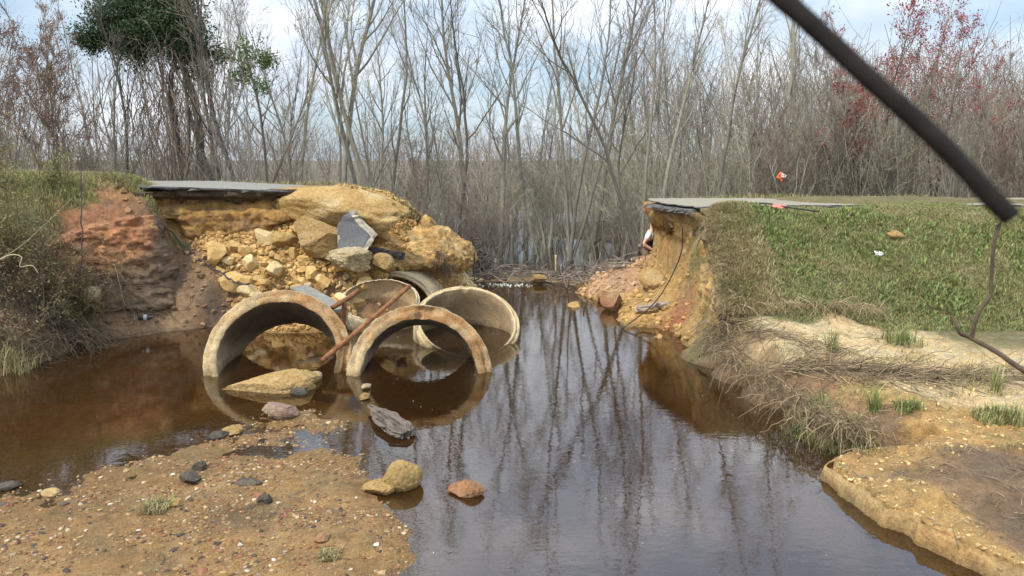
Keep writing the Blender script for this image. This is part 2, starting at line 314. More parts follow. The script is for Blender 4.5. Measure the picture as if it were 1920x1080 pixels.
# cliff edges (plan lines), the high ground lies on their far side
EDGE_L = np.array([(-6.9, 13.55), (-6.45, 14.05), (-5.5, 14.25), (-4.6, 14.4), (-3.95, 14.75), (-3.7, 15.6), (-3.7, 17.4)])
EDGE_R = np.array([(3.0, 10.3), (3.15, 11.2), (3.27, 12.2), (3.38, 13.0), (3.22, 14.0), (3.02, 15.2), (2.98, 16.3), (3.35, 16.95), (5.0, 17.2)])
def seg_dist(x, y, E):
    best = np.full(len(x), 1e9)
    for a, b in zip(E[:-1], E[1:]):
        d = b-a; t = np.clip(((x-a[0])*d[0]+(y-a[1])*d[1])/(d@d), 0, 1); best = np.minimum(best, np.hypot(x-a[0]-t*d[0], y-a[1]-t*d[1]))
    return best
def inside(x, y, poly):
    r = np.zeros(len(x), bool); j = len(poly)-1
    for i in range(len(poly)):
        xi, yi = poly[i]; xj, yj = poly[j]
        c = ((yi > y) != (yj > y)) & (x < (xj-xi)*(y-yi)/(yj-yi+1e-12)+xi); r ^= c; j = i
    return r
EDGE_F = np.array([atz(*p)[:2] for p in [(1668, 858), (1600, 866), (1550, 880), (1543, 900), (1580, 935), (1608, 952), (1650, 985), (1690, 1000), (1720, 1022), (1780, 1050), (1840, 1078), (1930, 1120), (2000, 1200)]])
POLY_F = np.vstack([EDGE_F, [(6.5, 4.0), (6.5, 6.55)]])
POLY_L = np.vstack([EDGE_L, [(-6.9, 17.4)]]); POLY_R = np.vstack([EDGE_R, [(5.0, 10.3)]])
def high_r(x, y): return np.interp(y, [10.3, 10.75, 11.5, 12.45, 13.1, 14], [.75, 1.0, 1.42, 1.83, 1.99, 1.99])
def height(x, y, rough=True):
    x = np.asarray(x, float); y = np.asarray(y, float); z0 = np.zeros(len(x))
    z = base_h(x, y); cl = classes(x, y); near = np.clip((26-np.hypot(x, y-9))/8, 0, 1)
    far = 1-near
    if rough:
        q = np.stack([x, y, z0], 1)
        amp = cl@np.array([.03, .07, .06, .045, .03, .02, .05, .03, .13])
        z = z+near*(amp*fbm(q*2.2, 5, .6)+.35*np.minimum(amp, .05)*fbm(q*8.5, 3, .6)+ .5*amp*(ridged(q*5.0, 3)-.3)*cl[:, [1]].ravel())+far*.15*fbm(q*.3, 3)
        # shoulder: crumbly ledges on the near sand bank
        z = z+near*cl[:, KEYS.index('s')]*.05*np.round(3*fbm(q*.9, 3))/3
    jx = x+.09*fbm(np.stack([x*2.5, y*2.5, z0+5], 1), 3); jy = y+.09*fbm(np.stack([x*2.5, y*2.5, z0+9], 1), 3)
    for poly, edge, hf in ((POLY_L, EDGE_L, lambda a, b: 2.33+0*a), (POLY_R, EDGE_R, high_r)):
        m = (x > poly[:, 0].min()-.5) & (x < poly[:, 0].max()+.5) & (y > poly[:, 1].min()-.5) & (y < poly[:, 1].max()+.5)
        if m.any():
            ins = inside(jx[m], jy[m], poly); d = seg_dist(jx[m], jy[m], edge); f = np.where(ins, np.clip((d-.10)/.10, 0, 1), 0)
            if hf is high_r: f = f*np.clip((4.9-x[m])/1.3, 0, 1)*np.clip((y[m]-10.3)/.35, 0, 1)
            h = np.maximum(hf(x[m], y[m]), z[m]) + (.03*fbm(np.stack([x[m]*3, y[m]*3, z0[m]], 1), 3))
            zz = z[m]; z[m] = zz+(h-zz)*f
    m = (x > 2.3) & (x < 6.6) & (y > 3.8) & (y < 7.0)
    if m.any():
        jx2 = x[m]+.05*fbm(np.stack([x[m]*6, y[m]*6, z0[m]+3], 1), 3); jy2 = y[m]+.05*fbm(np.stack([x[m]*6, y[m]*6, z0[m]+8], 1), 3)
        ins = inside(jx2, jy2, POLY_F); d = seg_dist(jx2, jy2, EDGE_F); f = np.where(ins, np.clip((d-.02)/.05, 0, 1), 0); k = np.clip(1-d/.5, 0, 1); zz = z[m]
        hi_ = np.maximum(zz, .15+.02*fbm(np.stack([x[m]*5, y[m]*5, z0[m]], 1), 3)); lo_ = np.where(d < .5, np.minimum(zz, -.2*k+zz*(1-k)), zz); z[m] = np.where(ins, lo_+(hi_-lo_)*f, np.where(d < .45, np.minimum(zz, -.15*np.clip(1-d/.45, 0, 1)+.0), zz))
    return z, cl
def hz(x, y): return float(height([x], [y])[0][0])

def axis(lo, hi, step, far_lo, far_hi):
    a = np.arange(lo, hi+1e-6, step)
    g = [step]
    while sum(g) < 400: g.append(g[-1]*1.22)
    s = np.cumsum(g)
    return np.concatenate([(lo-s)[::-1][(lo-s)[::-1] > far_lo], a, (hi+s)[(hi+s) < far_hi]])
xs = axis(-9.0, 8.0, .042, -320, 320); ys = axis(4.0, 18.8, .042, -60, 400)
GX, GY = np.meshgrid(xs, ys); gx, gy = GX.ravel(), GY.ravel()
def ss0(a, b, x): t = np.clip((x-a)/(b-a), 0, 1); return t*t*(3-2*t)
gz, gcl = height(gx, gy)
gz = gz+np.clip((np.hypot(gx, gy)-70)/200, 0, 1)*1.0
nX, nY = len(xs), len(ys); idx = np.arange(nX*nY).reshape(nY, nX)
gF = np.stack([idx[:-1, :-1], idx[:-1, 1:], idx[1:, 1:], idx[1:, :-1]], -1).reshape(-1, 4)
gc = gcl@np.array([CLS[k] for k in KEYS])
_q = np.stack([gx, gy, gz*1.5], 1)
_far = (ss0(26, 36, gy)*.95)[:, None]; gc = gc*(1-_far)+np.array((.115, .10, .065))*_far
gc = gc*(1+.28*fbm(_q*1.6, 4))[:, None]
# stained patches: dark silt on the near ledge, red clay crumbs on the small beach
def blob(px, py, Y, r): p = at(px, py, Y); return np.clip(1.25-np.hypot(gx-p[0], (gy-p[1]))/r+.5*fbm(_q*2.4+3, 3), 0, 1)
def stain(px, py, Y, r, c, k=.9):
    global gc
    b = (blob(px, py, Y, r)*k)[:, None]; gc = gc*(1-b)+np.array(c)*b
stain(1700, 882, 6.05, .2, (.10, .08, .055), .8); stain(1870, 880, 6.0, .36, (.13, .10, .065), .7); stain(1915, 1010, 5.2, .4, (.11, .085, .055), .7)
stain(275, 475, 13.1, .5, (.13, .095, .062), .85); stain(215, 560, 12.3, .55, (.14, .095, .06), .7); stain(330, 500, 13.3, .35, (.15, .10, .065), .6)
stain(300, 606, 12.4, .6, (.32, .215, .12), .85); stain(220, 605, 12.2, .4, (.28, .18, .10), .7)
stain(1265, 608, 12.6, .35, (.27, .10, .06)); stain(1240, 545, 14.4, .5, (.2, .15, .09), .6); stain(400, 570, 12.9, .3, (.07, .055, .04), .8)
stain(450, 950, 5.6, .35, (.09, .075, .05), .5); stain(1620, 860, 6.6, .5, (.36, .2, .07), .7)
wet = np.clip(1-np.abs(gz-.0)/.07, 0, 1)*(gy < 19)
gc = gc*(1-.38*wet)[:, None]
GROUND_COL = gc
og = link('ground', mesh('ground', np.stack([gx, gy, gz], 1), gF, gc, True, [M_earth])); tag(og, kind='structure')
from numpy import searchsorted
def gh(x, y):                            # height of the built sheet
    x = np.asarray(x, float); y = np.asarray(y, float); Z = gz.reshape(nY, nX)
    i = np.clip(searchsorted(xs, x)-1, 0, nX-2); j = np.clip(searchsorted(ys, y)-1, 0, nY-2)
    fx = (x-xs[i])/(xs[i+1]-xs[i]); fy = (y-ys[j])/(ys[j+1]-ys[j])
    return (Z[j, i]*(1-fx)+Z[j, i+1]*fx)*(1-fy)+(Z[j+1, i]*(1-fx)+Z[j+1, i+1]*fx)*fy
def gcls(x, y):
    i = np.clip(searchsorted(xs, x), 0, nX-1); j = np.clip(searchsorted(ys, y), 0, nY-1); return gcl.reshape(nY, nX, -1)[j, i]

# ------------------------------------------------------------------ water: a body that darkens with depth under a reflecting surface
m, N, L, P = mat('tannin_water'); N.remove(P); out = N['Material Output']
tr = N.new('ShaderNodeBsdfTransparent'); tr.inputs['Color'].default_value = (.93, .86, .74, 1)
gl = N.new('ShaderNodeBsdfGlossy'); gl.inputs['Roughness'].default_value = .004; gl.inputs['Color'].default_value = (.95, .95, .95, 1)
fr = N.new('ShaderNodeFresnel'); fr.inputs['IOR'].default_value = 1.8
c = N.new('ShaderNodeTexCoord'); mpn = N.new('ShaderNodeMapping'); mpn.inputs['Scale'].default_value = (1.0, 1.9, 1); L.new(c.outputs['Object'], mpn.inputs['Vector'])
t1 = tex(N, L, 'ShaderNodeTexNoise', 3.2, 3, .5, vec=mpn.outputs['Vector']); t2 = tex(N, L, 'ShaderNodeTexNoise', 11, 2, .5, vec=mpn.outputs['Vector'])
b1 = N.new('ShaderNodeBump'); b1.inputs['Strength'].default_value = .022; b1.inputs['Distance'].default_value = .05; L.new(t1.outputs['Fac'], b1.inputs['Height'])
b2 = N.new('ShaderNodeBump'); b2.inputs['Strength'].default_value = .05; b2.inputs['Distance'].default_value = .012; L.new(t2.outputs['Fac'], b2.inputs['Height']); L.new(b1.outputs['Normal'], b2.inputs['Normal'])
L.new(b2.outputs['Normal'], gl.inputs['Normal']); L.new(b2.outputs['Normal'], fr.inputs['Normal'])
df = N.new('ShaderNodeBsdfDiffuse'); df.inputs['Color'].default_value = (.13, .064, .02, 1); md_ = N.new('ShaderNodeMixShader'); md_.inputs['Fac'].default_value = .13; L.new(tr.outputs['BSDF'], md_.inputs[1]); L.new(df.outputs['BSDF'], md_.inputs[2])
ms = N.new('ShaderNodeMixShader'); L.new(fr.outputs['Fac'], ms.inputs['Fac']); L.new(md_.outputs['Shader'], ms.inputs[1]); L.new(gl.outputs['BSDF'], ms.inputs[2])
va = N.new('ShaderNodeVolumeAbsorption'); va.inputs['Color'].default_value = (.64, .47, .20, 1); va.inputs['Density'].default_value = 2.0
L.new(ms.outputs['Shader'], out.inputs['Surface']); L.new(va.outputs['Volume'], out.inputs['Volume']); M_water = m
bm = bmesh.new(); bmesh.ops.create_cube(bm, size=1)
for v in bm.verts: v.co = Vector((v.co.x*240, 45+v.co.y*88, -1.5+(v.co.z-.5)*3+1.5))
me = bpy.data.meshes.new('water'); bm.to_mesh(me); bm.free(); me.materials.append(M_water)
ow = link('water', me); tag(ow, kind='structure')

# ------------------------------------------------------------------ cut clay faces
def cliff(name, edge, ztop, zbot, out_prof, colf, step=.03, amp=.09, seed=0, flip=1, lip=.45):
    E = spline(np.column_stack([edge, ztop, zbot]), int(np.hypot(*np.diff(edge, axis=0).T).sum()/step)+2)
    d = np.gradient(E[:, :2], axis=0); d /= np.linalg.norm(d, axis=1)[:, None]; nrm = np.stack([d[:, 1], -d[:, 0]], 1)*flip
    nu = len(E); nv = int((max(E[:, 2]-E[:, 3]))/step)+2; v = np.linspace(0, 1, nv)
    Zg = E[:, 2][:, None]+(E[:, 3]-E[:, 2])[:, None]*v[None]
    s = np.linspace(0, 1, nu)
    off = out_prof(s[:, None], v[None])*np.ones((nu, nv))
    X = E[:, 0][:, None]+nrm[:, 0][:, None]*off; Y = E[:, 1][:, None]+nrm[:, 1][:, None]*off
    q = np.stack([X.ravel(), Y.ravel(), Zg.ravel()], 1)+seed*31
    strata = np.round(3*fbm(q*np.array([.8, .8, 5.0]), 4, .6))/3*.6+.5*fbm(q*np.array([.8, .8, 7.0]), 4, .6)
    k = amp*(1.1*fbm(q*1.7, 5, .6)+.6*strata+.5*ridged(q*np.array([3.2, 3.2, 2.0]), 3))
    X = X+nrm[:, 0][:, None]*k.reshape(nu, nv); Y = Y+nrm[:, 1][:, None]*k.reshape(nu, nv); Zg = Zg+(.04*fbm(q*4+7, 3)).reshape(nu, nv)*np.minimum(v*6, 1)[None]
    # a lip folded back over the ground
    lipn = 6; lx = [X]; V = np.stack([X, Y, Zg], -1)
    back = np.stack([np.stack([X[:, 0]-nrm[:, 0]*t, Y[:, 0]-nrm[:, 1]*t, E[:, 2]+.02+0*t], -1) for t in np.linspace(lip, .05*lip/.45, lipn)], 1)
    tb = np.linspace(1, .05, lipn)[None]; back[..., 2] = back[..., 2]*(1-tb)+(gh(back[..., 0].ravel(), back[..., 1].ravel()).reshape(nu, lipn)-.006)*tb; V = np.concatenate([back, V], 1); nvt = nv+lipn
    I = np.arange(nu*nvt).reshape(nu, nvt); F = np.stack([I[:-1, :-1], I[1:, :-1], I[1:, 1:], I[:-1, 1:]], -1).reshape(-1, 4)
    if flip < 0: F = F[:, ::-1]
    Vf = V.reshape(-1, 3); vv = np.concatenate([np.zeros(lipn), v])[None].repeat(nu, 0).ravel(); ss = s[:, None].repeat(nvt, 1).ravel()
    o = link(name, mesh(name, Vf, F, colf(Vf, ss, vv), True, [M_cliff])); tag(o, kind='structure'); return o
def lerp3(a, b, t): return np.array(a)*(1-t)[:, None]+np.array(b)*t[:, None]
def ss(e0, e1, x): t = np.clip((x-e0)/(e1-e0), 0, 1); return t*t*(3-2*t)
def col_l(V, s, v):
    n1 = fbm(V*np.array([1.2, 1.2, 6]), 4); n2 = fbm(V*2.1+5, 4)
    c = lerp3((.35, .205, .065), (.20, .11, .045), ss(-.2, .3, n1)); c = c*(1-ss(.15, .5, n2)[:, None])+np.array((.30, .19, .10))*ss(.15, .5, n2)[:, None]
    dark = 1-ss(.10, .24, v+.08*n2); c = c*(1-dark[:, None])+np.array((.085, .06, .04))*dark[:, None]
    gl_ = ss(.55, .8, s)[:, None]*.4; c = c*(1-gl_)+np.array((.25, .17, .10))*gl_
    return c
zb = [gh(np.array([x]), np.array([y-.35]))[0]-.25 for x, y in EDGE_L]
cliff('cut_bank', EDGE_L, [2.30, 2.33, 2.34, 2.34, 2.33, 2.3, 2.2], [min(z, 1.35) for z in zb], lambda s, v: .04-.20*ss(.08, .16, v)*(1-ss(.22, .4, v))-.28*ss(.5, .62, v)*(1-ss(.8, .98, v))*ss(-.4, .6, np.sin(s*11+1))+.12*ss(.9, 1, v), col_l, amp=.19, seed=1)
def col_r(V, s, v):
    n1 = fbm(V*np.array([1.2, 1.2, 4]), 4); n2 = fbm(V*1.7+5, 4); n3 = fbm(V*3.1+15, 3)
    c = lerp3((.43, .29, .115), (.32, .19, .065), ss(-.25, .25, n1)); pale = ss(.05, .4, n2)*(1-ss(.3, .6, v)); c = c*(1-pale[:, None])+np.array((.47, .35, .18))*pale[:, None]
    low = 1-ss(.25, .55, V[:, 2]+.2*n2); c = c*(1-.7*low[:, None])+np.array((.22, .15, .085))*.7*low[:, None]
    og_ = ss(.2, .5, n3)[:, None]*.5; c = c*(1-og_)+np.array((.40, .19, .05))*og_
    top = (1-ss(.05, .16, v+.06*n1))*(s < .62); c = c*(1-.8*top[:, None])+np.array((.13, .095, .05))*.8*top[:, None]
    return c
zt = [high_r(np.array([y]), np.array([y]))[0]-.01 for x, y in EDGE_R]
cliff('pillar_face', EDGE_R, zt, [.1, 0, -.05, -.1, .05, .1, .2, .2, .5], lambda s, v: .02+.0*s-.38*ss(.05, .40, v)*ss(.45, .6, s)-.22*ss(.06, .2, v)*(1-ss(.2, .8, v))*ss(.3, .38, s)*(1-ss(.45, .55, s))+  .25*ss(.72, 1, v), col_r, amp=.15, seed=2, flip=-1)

def col_f(V, s, v):
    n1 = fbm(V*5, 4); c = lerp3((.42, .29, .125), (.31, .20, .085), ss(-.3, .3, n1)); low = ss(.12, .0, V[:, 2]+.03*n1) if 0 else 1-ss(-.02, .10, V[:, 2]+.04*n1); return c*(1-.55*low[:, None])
ztf = np.maximum(gh(EDGE_F[:, 0]+.15, EDGE_F[:, 1]+.12)-.01, .12)
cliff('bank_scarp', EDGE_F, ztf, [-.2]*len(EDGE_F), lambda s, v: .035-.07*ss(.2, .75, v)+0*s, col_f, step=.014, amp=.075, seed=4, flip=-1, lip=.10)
def col_b(V, s, v):
    n1 = fbm(V*1.8+3, 4); n2 = fbm(V*5, 4); c = lerp3((.37, .19, .095), (.27, .125, .065), ss(-.25, .25, n1)); gy_ = ss(.30, .62, v+.35*n1+.7*ss(.55, .85, s)); c = c*(1-gy_[:, None])+np.array((.155, .108, .068))*gy_[:, None]; return c*(1+.6*n2+.4*fbm(V*11, 3))[:, None]
EB = np.array([at(*p)[:2] for p in [(60, 470, 11.7), (115, 480, 12.05), (175, 485, 12.35), (235, 480, 12.65), (288, 470, 12.95), (306, 440, 13.35), (312, 430, 13.8)]])
cliff('clay_bank', EB, [1.35, 1.6, 1.78, 1.88, 1.95, 1.9, 1.8], [.5, .45, .42, .38, .35, .6, .9], lambda s, v: -.10+.42*v**1.3, col_b, step=.024, amp=.20, seed=6, lip=.62)
# ------------------------------------------------------------------ rocks
def ico(sub):
    bm = bmesh.new(); bmesh.ops.create_icosphere(bm, subdivisions=sub, radius=1)
    V = np.array([v.co[:] for v in bm.verts]); F = np.array([[v.index for v in f.verts] for f in bm.faces]); bm.free(); return V, F
def rock_shape(seed, sub=4, cuts=9, amp=.10, flat=.62):
    rng = np.random.default_rng(seed); V, F = ico(sub); V = V.copy()
    for _ in range(cuts):
        n = rng.normal(size=3); n /= np.linalg.norm(n); d = rng.uniform(flat, .92); s = V@n; V -= np.maximum(s-d, 0)[:, None]*n
    q = V*1.6+seed*3.7
    V = V*(1+amp*fbm(q, 5, .6)+amp*.45*ridged(q*2.4, 4)+amp*.25*fbm(q*6, 3, .6))[:, None]
    if sub > 4: ck = np.exp(-(perlin(q*1.1+4)/.035)**2)+.7*np.exp(-(perlin(q*2.3+9)/.04)**2); V = V*(1-.045*ck)[:, None]
    return V, F
def on_ground(px, py):
    d = ray(px, py); t = np.arange(3.0, 60, .01); z = CAMZ+d[2]*t; g = np.maximum(gh(d[0]*t, d[1]*t), 0.0); k = np.argmax(z <= g)
    return np.array([d[0]*t[k], d[1]*t[k], g[k]])
ROCKS = [mesh('rock_shape', *rock_shape(k+1, 4, 13+k % 5, .04+.02*(k % 3), .40), None, False) for k in range(10)]
def rock(px, py, Y, size, mt, label, cat='rock', name='rock', group=None, seed=None, sink=.25, rot=None, sub=5, cuts=9, amp=.12, flat=.6, z=None, wedge=0):
    """own mesh, bottom near the given pixel"""
    seed = seed if seed is not None else int(px*7+py)
    V, F = rock_shape(seed, sub, cuts, amp, flat); V = V*np.array(size)/2
    r = rot or (0, 0, random.Random(seed).uniform(0, 6)); Mx = np.array(Matrix.Rotation(r[2], 3, 'Z') @ Matrix.Rotation(r[1], 3, 'Y') @ Matrix.Rotation(r[0], 3, 'X')); V = V@Mx.T
    if wedge: k_ = (V[:, 0]-V[:, 0].min())/np.ptp(V[:, 0]); V[:, 2] *= (1-wedge)+wedge*k_; V[:, 1] *= (1-.6*wedge)+.6*wedge*k_
    p = at(px, py, Y) if Y else on_ground(px, py)
    lo = V[:, 2].min(); V[:, 2] -= lo+(V[:, 2].max()-lo)*sink
    me = mesh(name, V, F, None, True, [mt]); o = link(name, me, None, p); tag(o, label, cat, group); return o
# the great boulders of the heap
rock(648, 440, 14.45, (2.75, 1.2, 1.02), M_yrock, 'massive long rounded yellow boulder with a pale top, beside the road slab', 'boulder', 'boulder', seed=5, sink=.10, rot=(.1, .10, -.12), cuts=9, amp=.16, flat=.62)
rock(600, 478, 13.75, (1.25, .8, .78), M_yrock, 'big flat-faced angular yellow block in front of the long boulder', 'boulder', 'boulder', seed=29, sink=.10, rot=(-.35, .25, .1), cuts=11, amp=.06, flat=.48)
rock(528, 464, 14.0, (.7, .55, .46), M_yrock, 'squarish dull yellow block beside the big flat-faced block', 'rock', 'rock', seed=31, rot=(.1, -.2, .2), cuts=12, amp=.05, flat=.5)
rock(560, 436, 14.2, (.4, .4, .25), M_yrock, 'small brown block wedged under the long boulder', 'rock', 'rock', seed=33, cuts=12, amp=.06, flat=.5)
rock(660, 500, 13.55, (.86, .6, .42), M_crock, 'pale crumbly lump of conglomerate below the dark asphalt slab', 'rock', 'rock', seed=41, rot=(0, .1, -.15), cuts=8, amp=.26, flat=.62, sink=.2)
rock(715, 503, 13.9, (.5, .45, .4), M_yrock, 'pale yellow lump just under the dark plank', 'rock', 'rock', seed=43, cuts=10, amp=.08, flat=.55)
rock(713, 450, 14.6, (.36, .34, .34), M_yrock, 'round yellow knob on the sand behind the asphalt slab', 'rock', 'rock', seed=45, cuts=4, amp=.08)
rock(505, 728, None, (1.30, .66, .50), M_yrock, 'large wedge-shaped yellow rock in the water before the big pipe', 'rock', 'rock', seed=51, sink=.30, rot=(.15, -.12, .2), cuts=10, amp=.07, flat=.5, wedge=.75)
rock(572, 715, None, (.42, .32, .22), M_yrock, 'small broken yellow rock against the wedge-shaped rock', 'rock', 'rock', seed=53, sink=.3)
rock(590, 708, None, (.2, .2, .13), M_crock, 'pebbly pale stone behind the wedge-shaped rock', 'rock', 'rock', seed=54, sink=.3)
rock(562, 736, None, (.3, .22, .12), M_grock, 'grey pebbly stone at the foot of the wedge-shaped rock', 'rock', 'rock', seed=56, sink=.4)
rock(525, 782, None, (.44, .3, .22), M_prock, 'pinkish rough stone standing out of the shallow water', 'rock', 'rock', seed=57, sink=.2, cuts=12, amp=.09, flat=.5, rot=(.1, .12, .1))
rock(755, 910, None, (.36, .35, .27), M_moss, 'mossy yellow boulder at the water edge of the gravel bar', 'boulder', 'boulder', seed=61, sink=.2, cuts=6, amp=.09, rot=(0, 0, .3), flat=.65)
rock(712, 922, None, (.30, .24, .13), M_yrock, 'flat tan stone leaning on the mossy boulder', 'rock', 'rock', seed=62, sink=.25, rot=(0, 0, .2), cuts=8)
rock(876, 925, None, (.36, .22, .15), M_rrock, 'lone reddish rock standing in the open water', 'rock', 'rock', seed=64, sink=.15, cuts=10, amp=.1, rot=(.1, -.05, .1), flat=.5)
rock(175, 562, 11.95, (.36, .3, .30), M_crock, 'pale stone stuck in the muddy bank above the bottle', 'rock', 'rock', seed=66, sink=.15, cuts=8, flat=.55)
rock(1078, 574, None, (.44, .28, .12), M_yrock, 'low yellow stone alone in the channel', 'rock', 'rock', seed=68, sink=.3, cuts=10)
rock(1150, 580, None, (.56, .46, .42), M_rrock, 'cracked orange block at the edge of the small beach', 'rock', 'rock', seed=70, sink=.15, cuts=12, amp=.06, flat=.5, rot=(.2, .3, .3))
rock(1130, 562, None, (.36, .3, .24), M_rrock, 'smaller orange block behind the cracked orange block', 'rock', 'rock', seed=71, sink=.2, cuts=10)
rock(1225, 545, 14.7, (.55, .5, .5), M_yrock, 'ochre block leaning on the foot of the clay pillar', 'rock', 'rock', seed=73, sink=.1, cuts=8, rot=(0, .4, 0))
rock(1678, 446, None, (.26, .22, .15), M_yrock, 'tan clod of clay lying on the grassy slope', 'clod', 'clod', seed=75, sink=.2)
rock(357, 902, None, (.26, .18, .12), M_grock, 'dark grey angular stone on the wet gravel', 'rock', 'rock', seed=77, sink=.25, cuts=12, flat=.5)
rock(375, 880, None, (.15, .13, .09), M_grock, 'small dark stone behind the dark grey angular stone', 'rock', 'rock', seed=78, sink=.2)
rock(412, 821, None, (.22, .16, .10), M_grock, 'black stone in the shallows beside an orange slab', 'rock', 'rock', seed=79, sink=.2, cuts=11)
rock(435, 810, None, (.32, .22, .09), M_yrock, 'flat orange slab of stone breaking the shallow water', 'rock', 'rock', seed=80, sink=.35)
rock(466, 905, None, (.26, .16, .07), M_grock, 'flat slate-grey stone in a puddle on the gravel', 'rock', 'rock', seed=81, sink=.4)
rock(497, 942, None, (.13, .12, .10), M_grock, 'upright grey stone on the gravel bar', 'rock', 'rock', seed=82, sink=.25)
rock(688, 728, None, (.18, .12, .08), M_crock, 'white angular stone just above the water near the broken pipe', 'rock', 'rock', seed=84, sink=.2)
rock(684, 748, None, (.18, .13, .09), M_moss, 'small greenish stone before the white angular stone', 'rock', 'rock', seed=85, sink=.2)
rock(335, 945, None, (.16, .12, .07), M_yrock, 'small yellow stone half buried in gravel', 'rock', 'rock', seed=86, sink=.3)
rock(605, 1010, None, (.14, .11, .06), M_rrock, 'rust-red stone set in the gravel bar', 'rock', 'rock', seed=87, sink=.35)
rock(95, 925, None, (.2, .14, .06), M_yrock, 'tan slab lying at the shallow margin of the gravel', 'rock', 'rock', seed=88, sink=.4)
rock(15, 915, None, (.22, .15, .08), M_grock, 'dark wet stone near the frame edge in the shallows', 'rock', 'rock', seed=89, sink=.3)
rock(875, 522, 16.8, (.30, .16, .30), M_crock, 'upright pale chunk beyond the buried pipe', 'rock', 'rock', seed=90, sink=.1, rot=(0, .2, 0))
rock(893, 528, None, (.40, .3, .16), M_crock, 'flat pale chunk in the water beyond the buried pipe', 'rock', 'rock', seed=91, sink=.3)
rock(1010, 525, 17.4, (.5, .4, .2), M_moss, 'low mossy stone at the end of the stick dam', 'rock', 'rock', seed=92, sink=.3)
# rubble stones: one by one
RZ = np.array([at(*a)[:2] for a in [(385, 470, 13.8), (560, 440, 14.3), (740, 465, 15.2), (800, 470, 15.7), (735, 492, 14.7), (690, 515, 13.7), (640, 570, 12.9), (560, 590, 12.6), (470, 560, 12.8)]])
rng = np.random.default_rng(5); cand = []
lo, hi = RZ.min(0), RZ.max(0); k = 0; placed = []
mt_r = [M_yrock, M_yrock, M_yrock, M_crock]
for me_ in ROCKS: me_.materials.append(M_ysmall)
ROCKS2 = [m_.copy() for m_ in ROCKS]
for m_ in ROCKS2: m_.materials.clear(); m_.materials.append(M_csmall)
while len(placed) < 285 and k < 30000:
    k += 1; p = lo+rng.random(2)*(hi-lo); s = .13+.42*rng.random()**2.3
    if not inside(p[:1], p[1:], RZ)[0]: continue
    if any((p[0]-q[0])**2+(p[1]-q[1])**2 < (.27*(s+q[2]))**2 for q in placed): continue
    placed.append((p[0], p[1], s))
placed.sort(key=lambda a: -a[2])
for i, (x, y, s) in enumerate(placed):
    o = link('rubble_stone', (ROCKS2 if rng.random() < .15 else ROCKS)[i % 10]); z = gh(np.array([x]), np.array([y]))[0]
    sx, sy, sz = s*rng.uniform(.9, 1.5)/2, s*rng.uniform(.9, 1.4)/2, s*rng.uniform(.7, 1.1)/2
    o.scale = (sx, sy, sz); o.location = (x, y, z+sz*.30); o.rotation_euler = (rng.normal(0, .4), rng.normal(0, .4), rng.uniform(0, 6.3))
    tag(o, 'larger angular yellow stone loose in the rubble slope' if s > .27 else 'small yellow stone loose in the rubble slope', 'stone', 'large stones of the rubble slope' if s > .27 else 'small stones of the rubble slope')
# fine crumbs on every bare yellow slope, and pebbles of the gravel bar: uncountable
V0, F0 = ico(1)
def scatter(name, pts, size, cols, rng, flat=.6, lift=.2):
    n = len(pts); rot = rng.uniform(0, 6.28, n); sc3 = size[:, None]*np.stack([rng.uniform(.7, 1.3, n), rng.uniform(.7, 1.3, n), rng.uniform(.45, .9, n)*flat/.6], 1)*.5
    V = V0[None]*(1+.22*rng.normal(size=(n, len(V0), 1)))*sc3[:, None, :]; c, s = np.cos(rot)[:, None], np.sin(rot)[:, None]
    X = V[..., 0]*c-V[..., 1]*s; Y = V[..., 0]*s+V[..., 1]*c
    W = np.stack([X+pts[:, 0, None], Y+pts[:, 1, None], V[..., 2]+pts[:, 2, None]+(sc3[:, 2]*lift)[:, None]], -1).reshape(-1, 3)
    F = (F0[None]+(np.arange(n)*len(V0))[:, None, None]).reshape(-1, 3)
    o = link(name, mesh(name, W, F, np.repeat(cols, len(V0), 0), False, [M_pebble])); tag(o, kind='stuff'); return o
def sample_class(box, n, keys, rng, zmin=-.05, power=1.0):
    x = rng.uniform(box[0], box[1], n*6); y = rng.uniform(box[2], box[3], n*6); c = gcls(x, y)[:, [KEYS.index(k) for k in keys]].sum(1); z = gh(x, y)
    ok = (rng.random(n*6) < c**power) & (z > zmin); x, y, z = x[ok][:n], y[ok][:n], z[ok][:n]; return np.stack([x, y, z], 1)
rng = np.random.default_rng(7)
pp = sample_class((-6.5, .2, 4.0, 8.4), 22000, 'v', rng, -.05)
pal = np.array([(.30, .18, .08), (.42, .28, .13), (.50, .40, .26), (.26, .13, .055), (.62, .56, .46), (.26, .11, .06), (.09, .07, .055), (.33, .24, .15)])
pc = pal[rng.choice(8, len(pp), p=[.34, .14, .04, .22, .01, .10, .09, .06])]*rng.uniform(.6, 1.1, (len(pp), 1))
pk = fbm(pp*np.array([1.3, 2.2, 1])+3, 3); ks = rng.random(len(pp)) < np.clip(.62+1.6*pk, .12, 1); pp, pc = pp[ks], pc[ks]*.85
scatter('gravel', pp, .010+.034*rng.random(len(pp))**2.6+.03*(rng.random(len(pp)) < .03), pc, rng, .6, -.05)
pp = sample_class((-6.3, -.8, 12.2, 16.4), 15000, 'ys', rng, .02); pp = pp[~inside(pp[:, 0], pp[:, 1], np.vstack([EDGE_L, [(-12, 17.4), (-12, 13.5)]]))]; rr = sample_class((-7.2, -4.8, 11.8, 14.2), 220, 'rm', rng, .02)
pp2 = sample_class((1.2, 3.2, 11.5, 17.5), 900, 'yrp', rng, .0)
al = np.concatenate([pp, rr, pp2]); cl_ = gcls(al[:, 0], al[:, 1])@np.array([CLS[k] for k in KEYS])*rng.uniform(.75, 1.25, (len(al), 1))
scatter('rubble', al, .02+.11*rng.random(len(al))**3.2, cl_, rng, .75, .35)
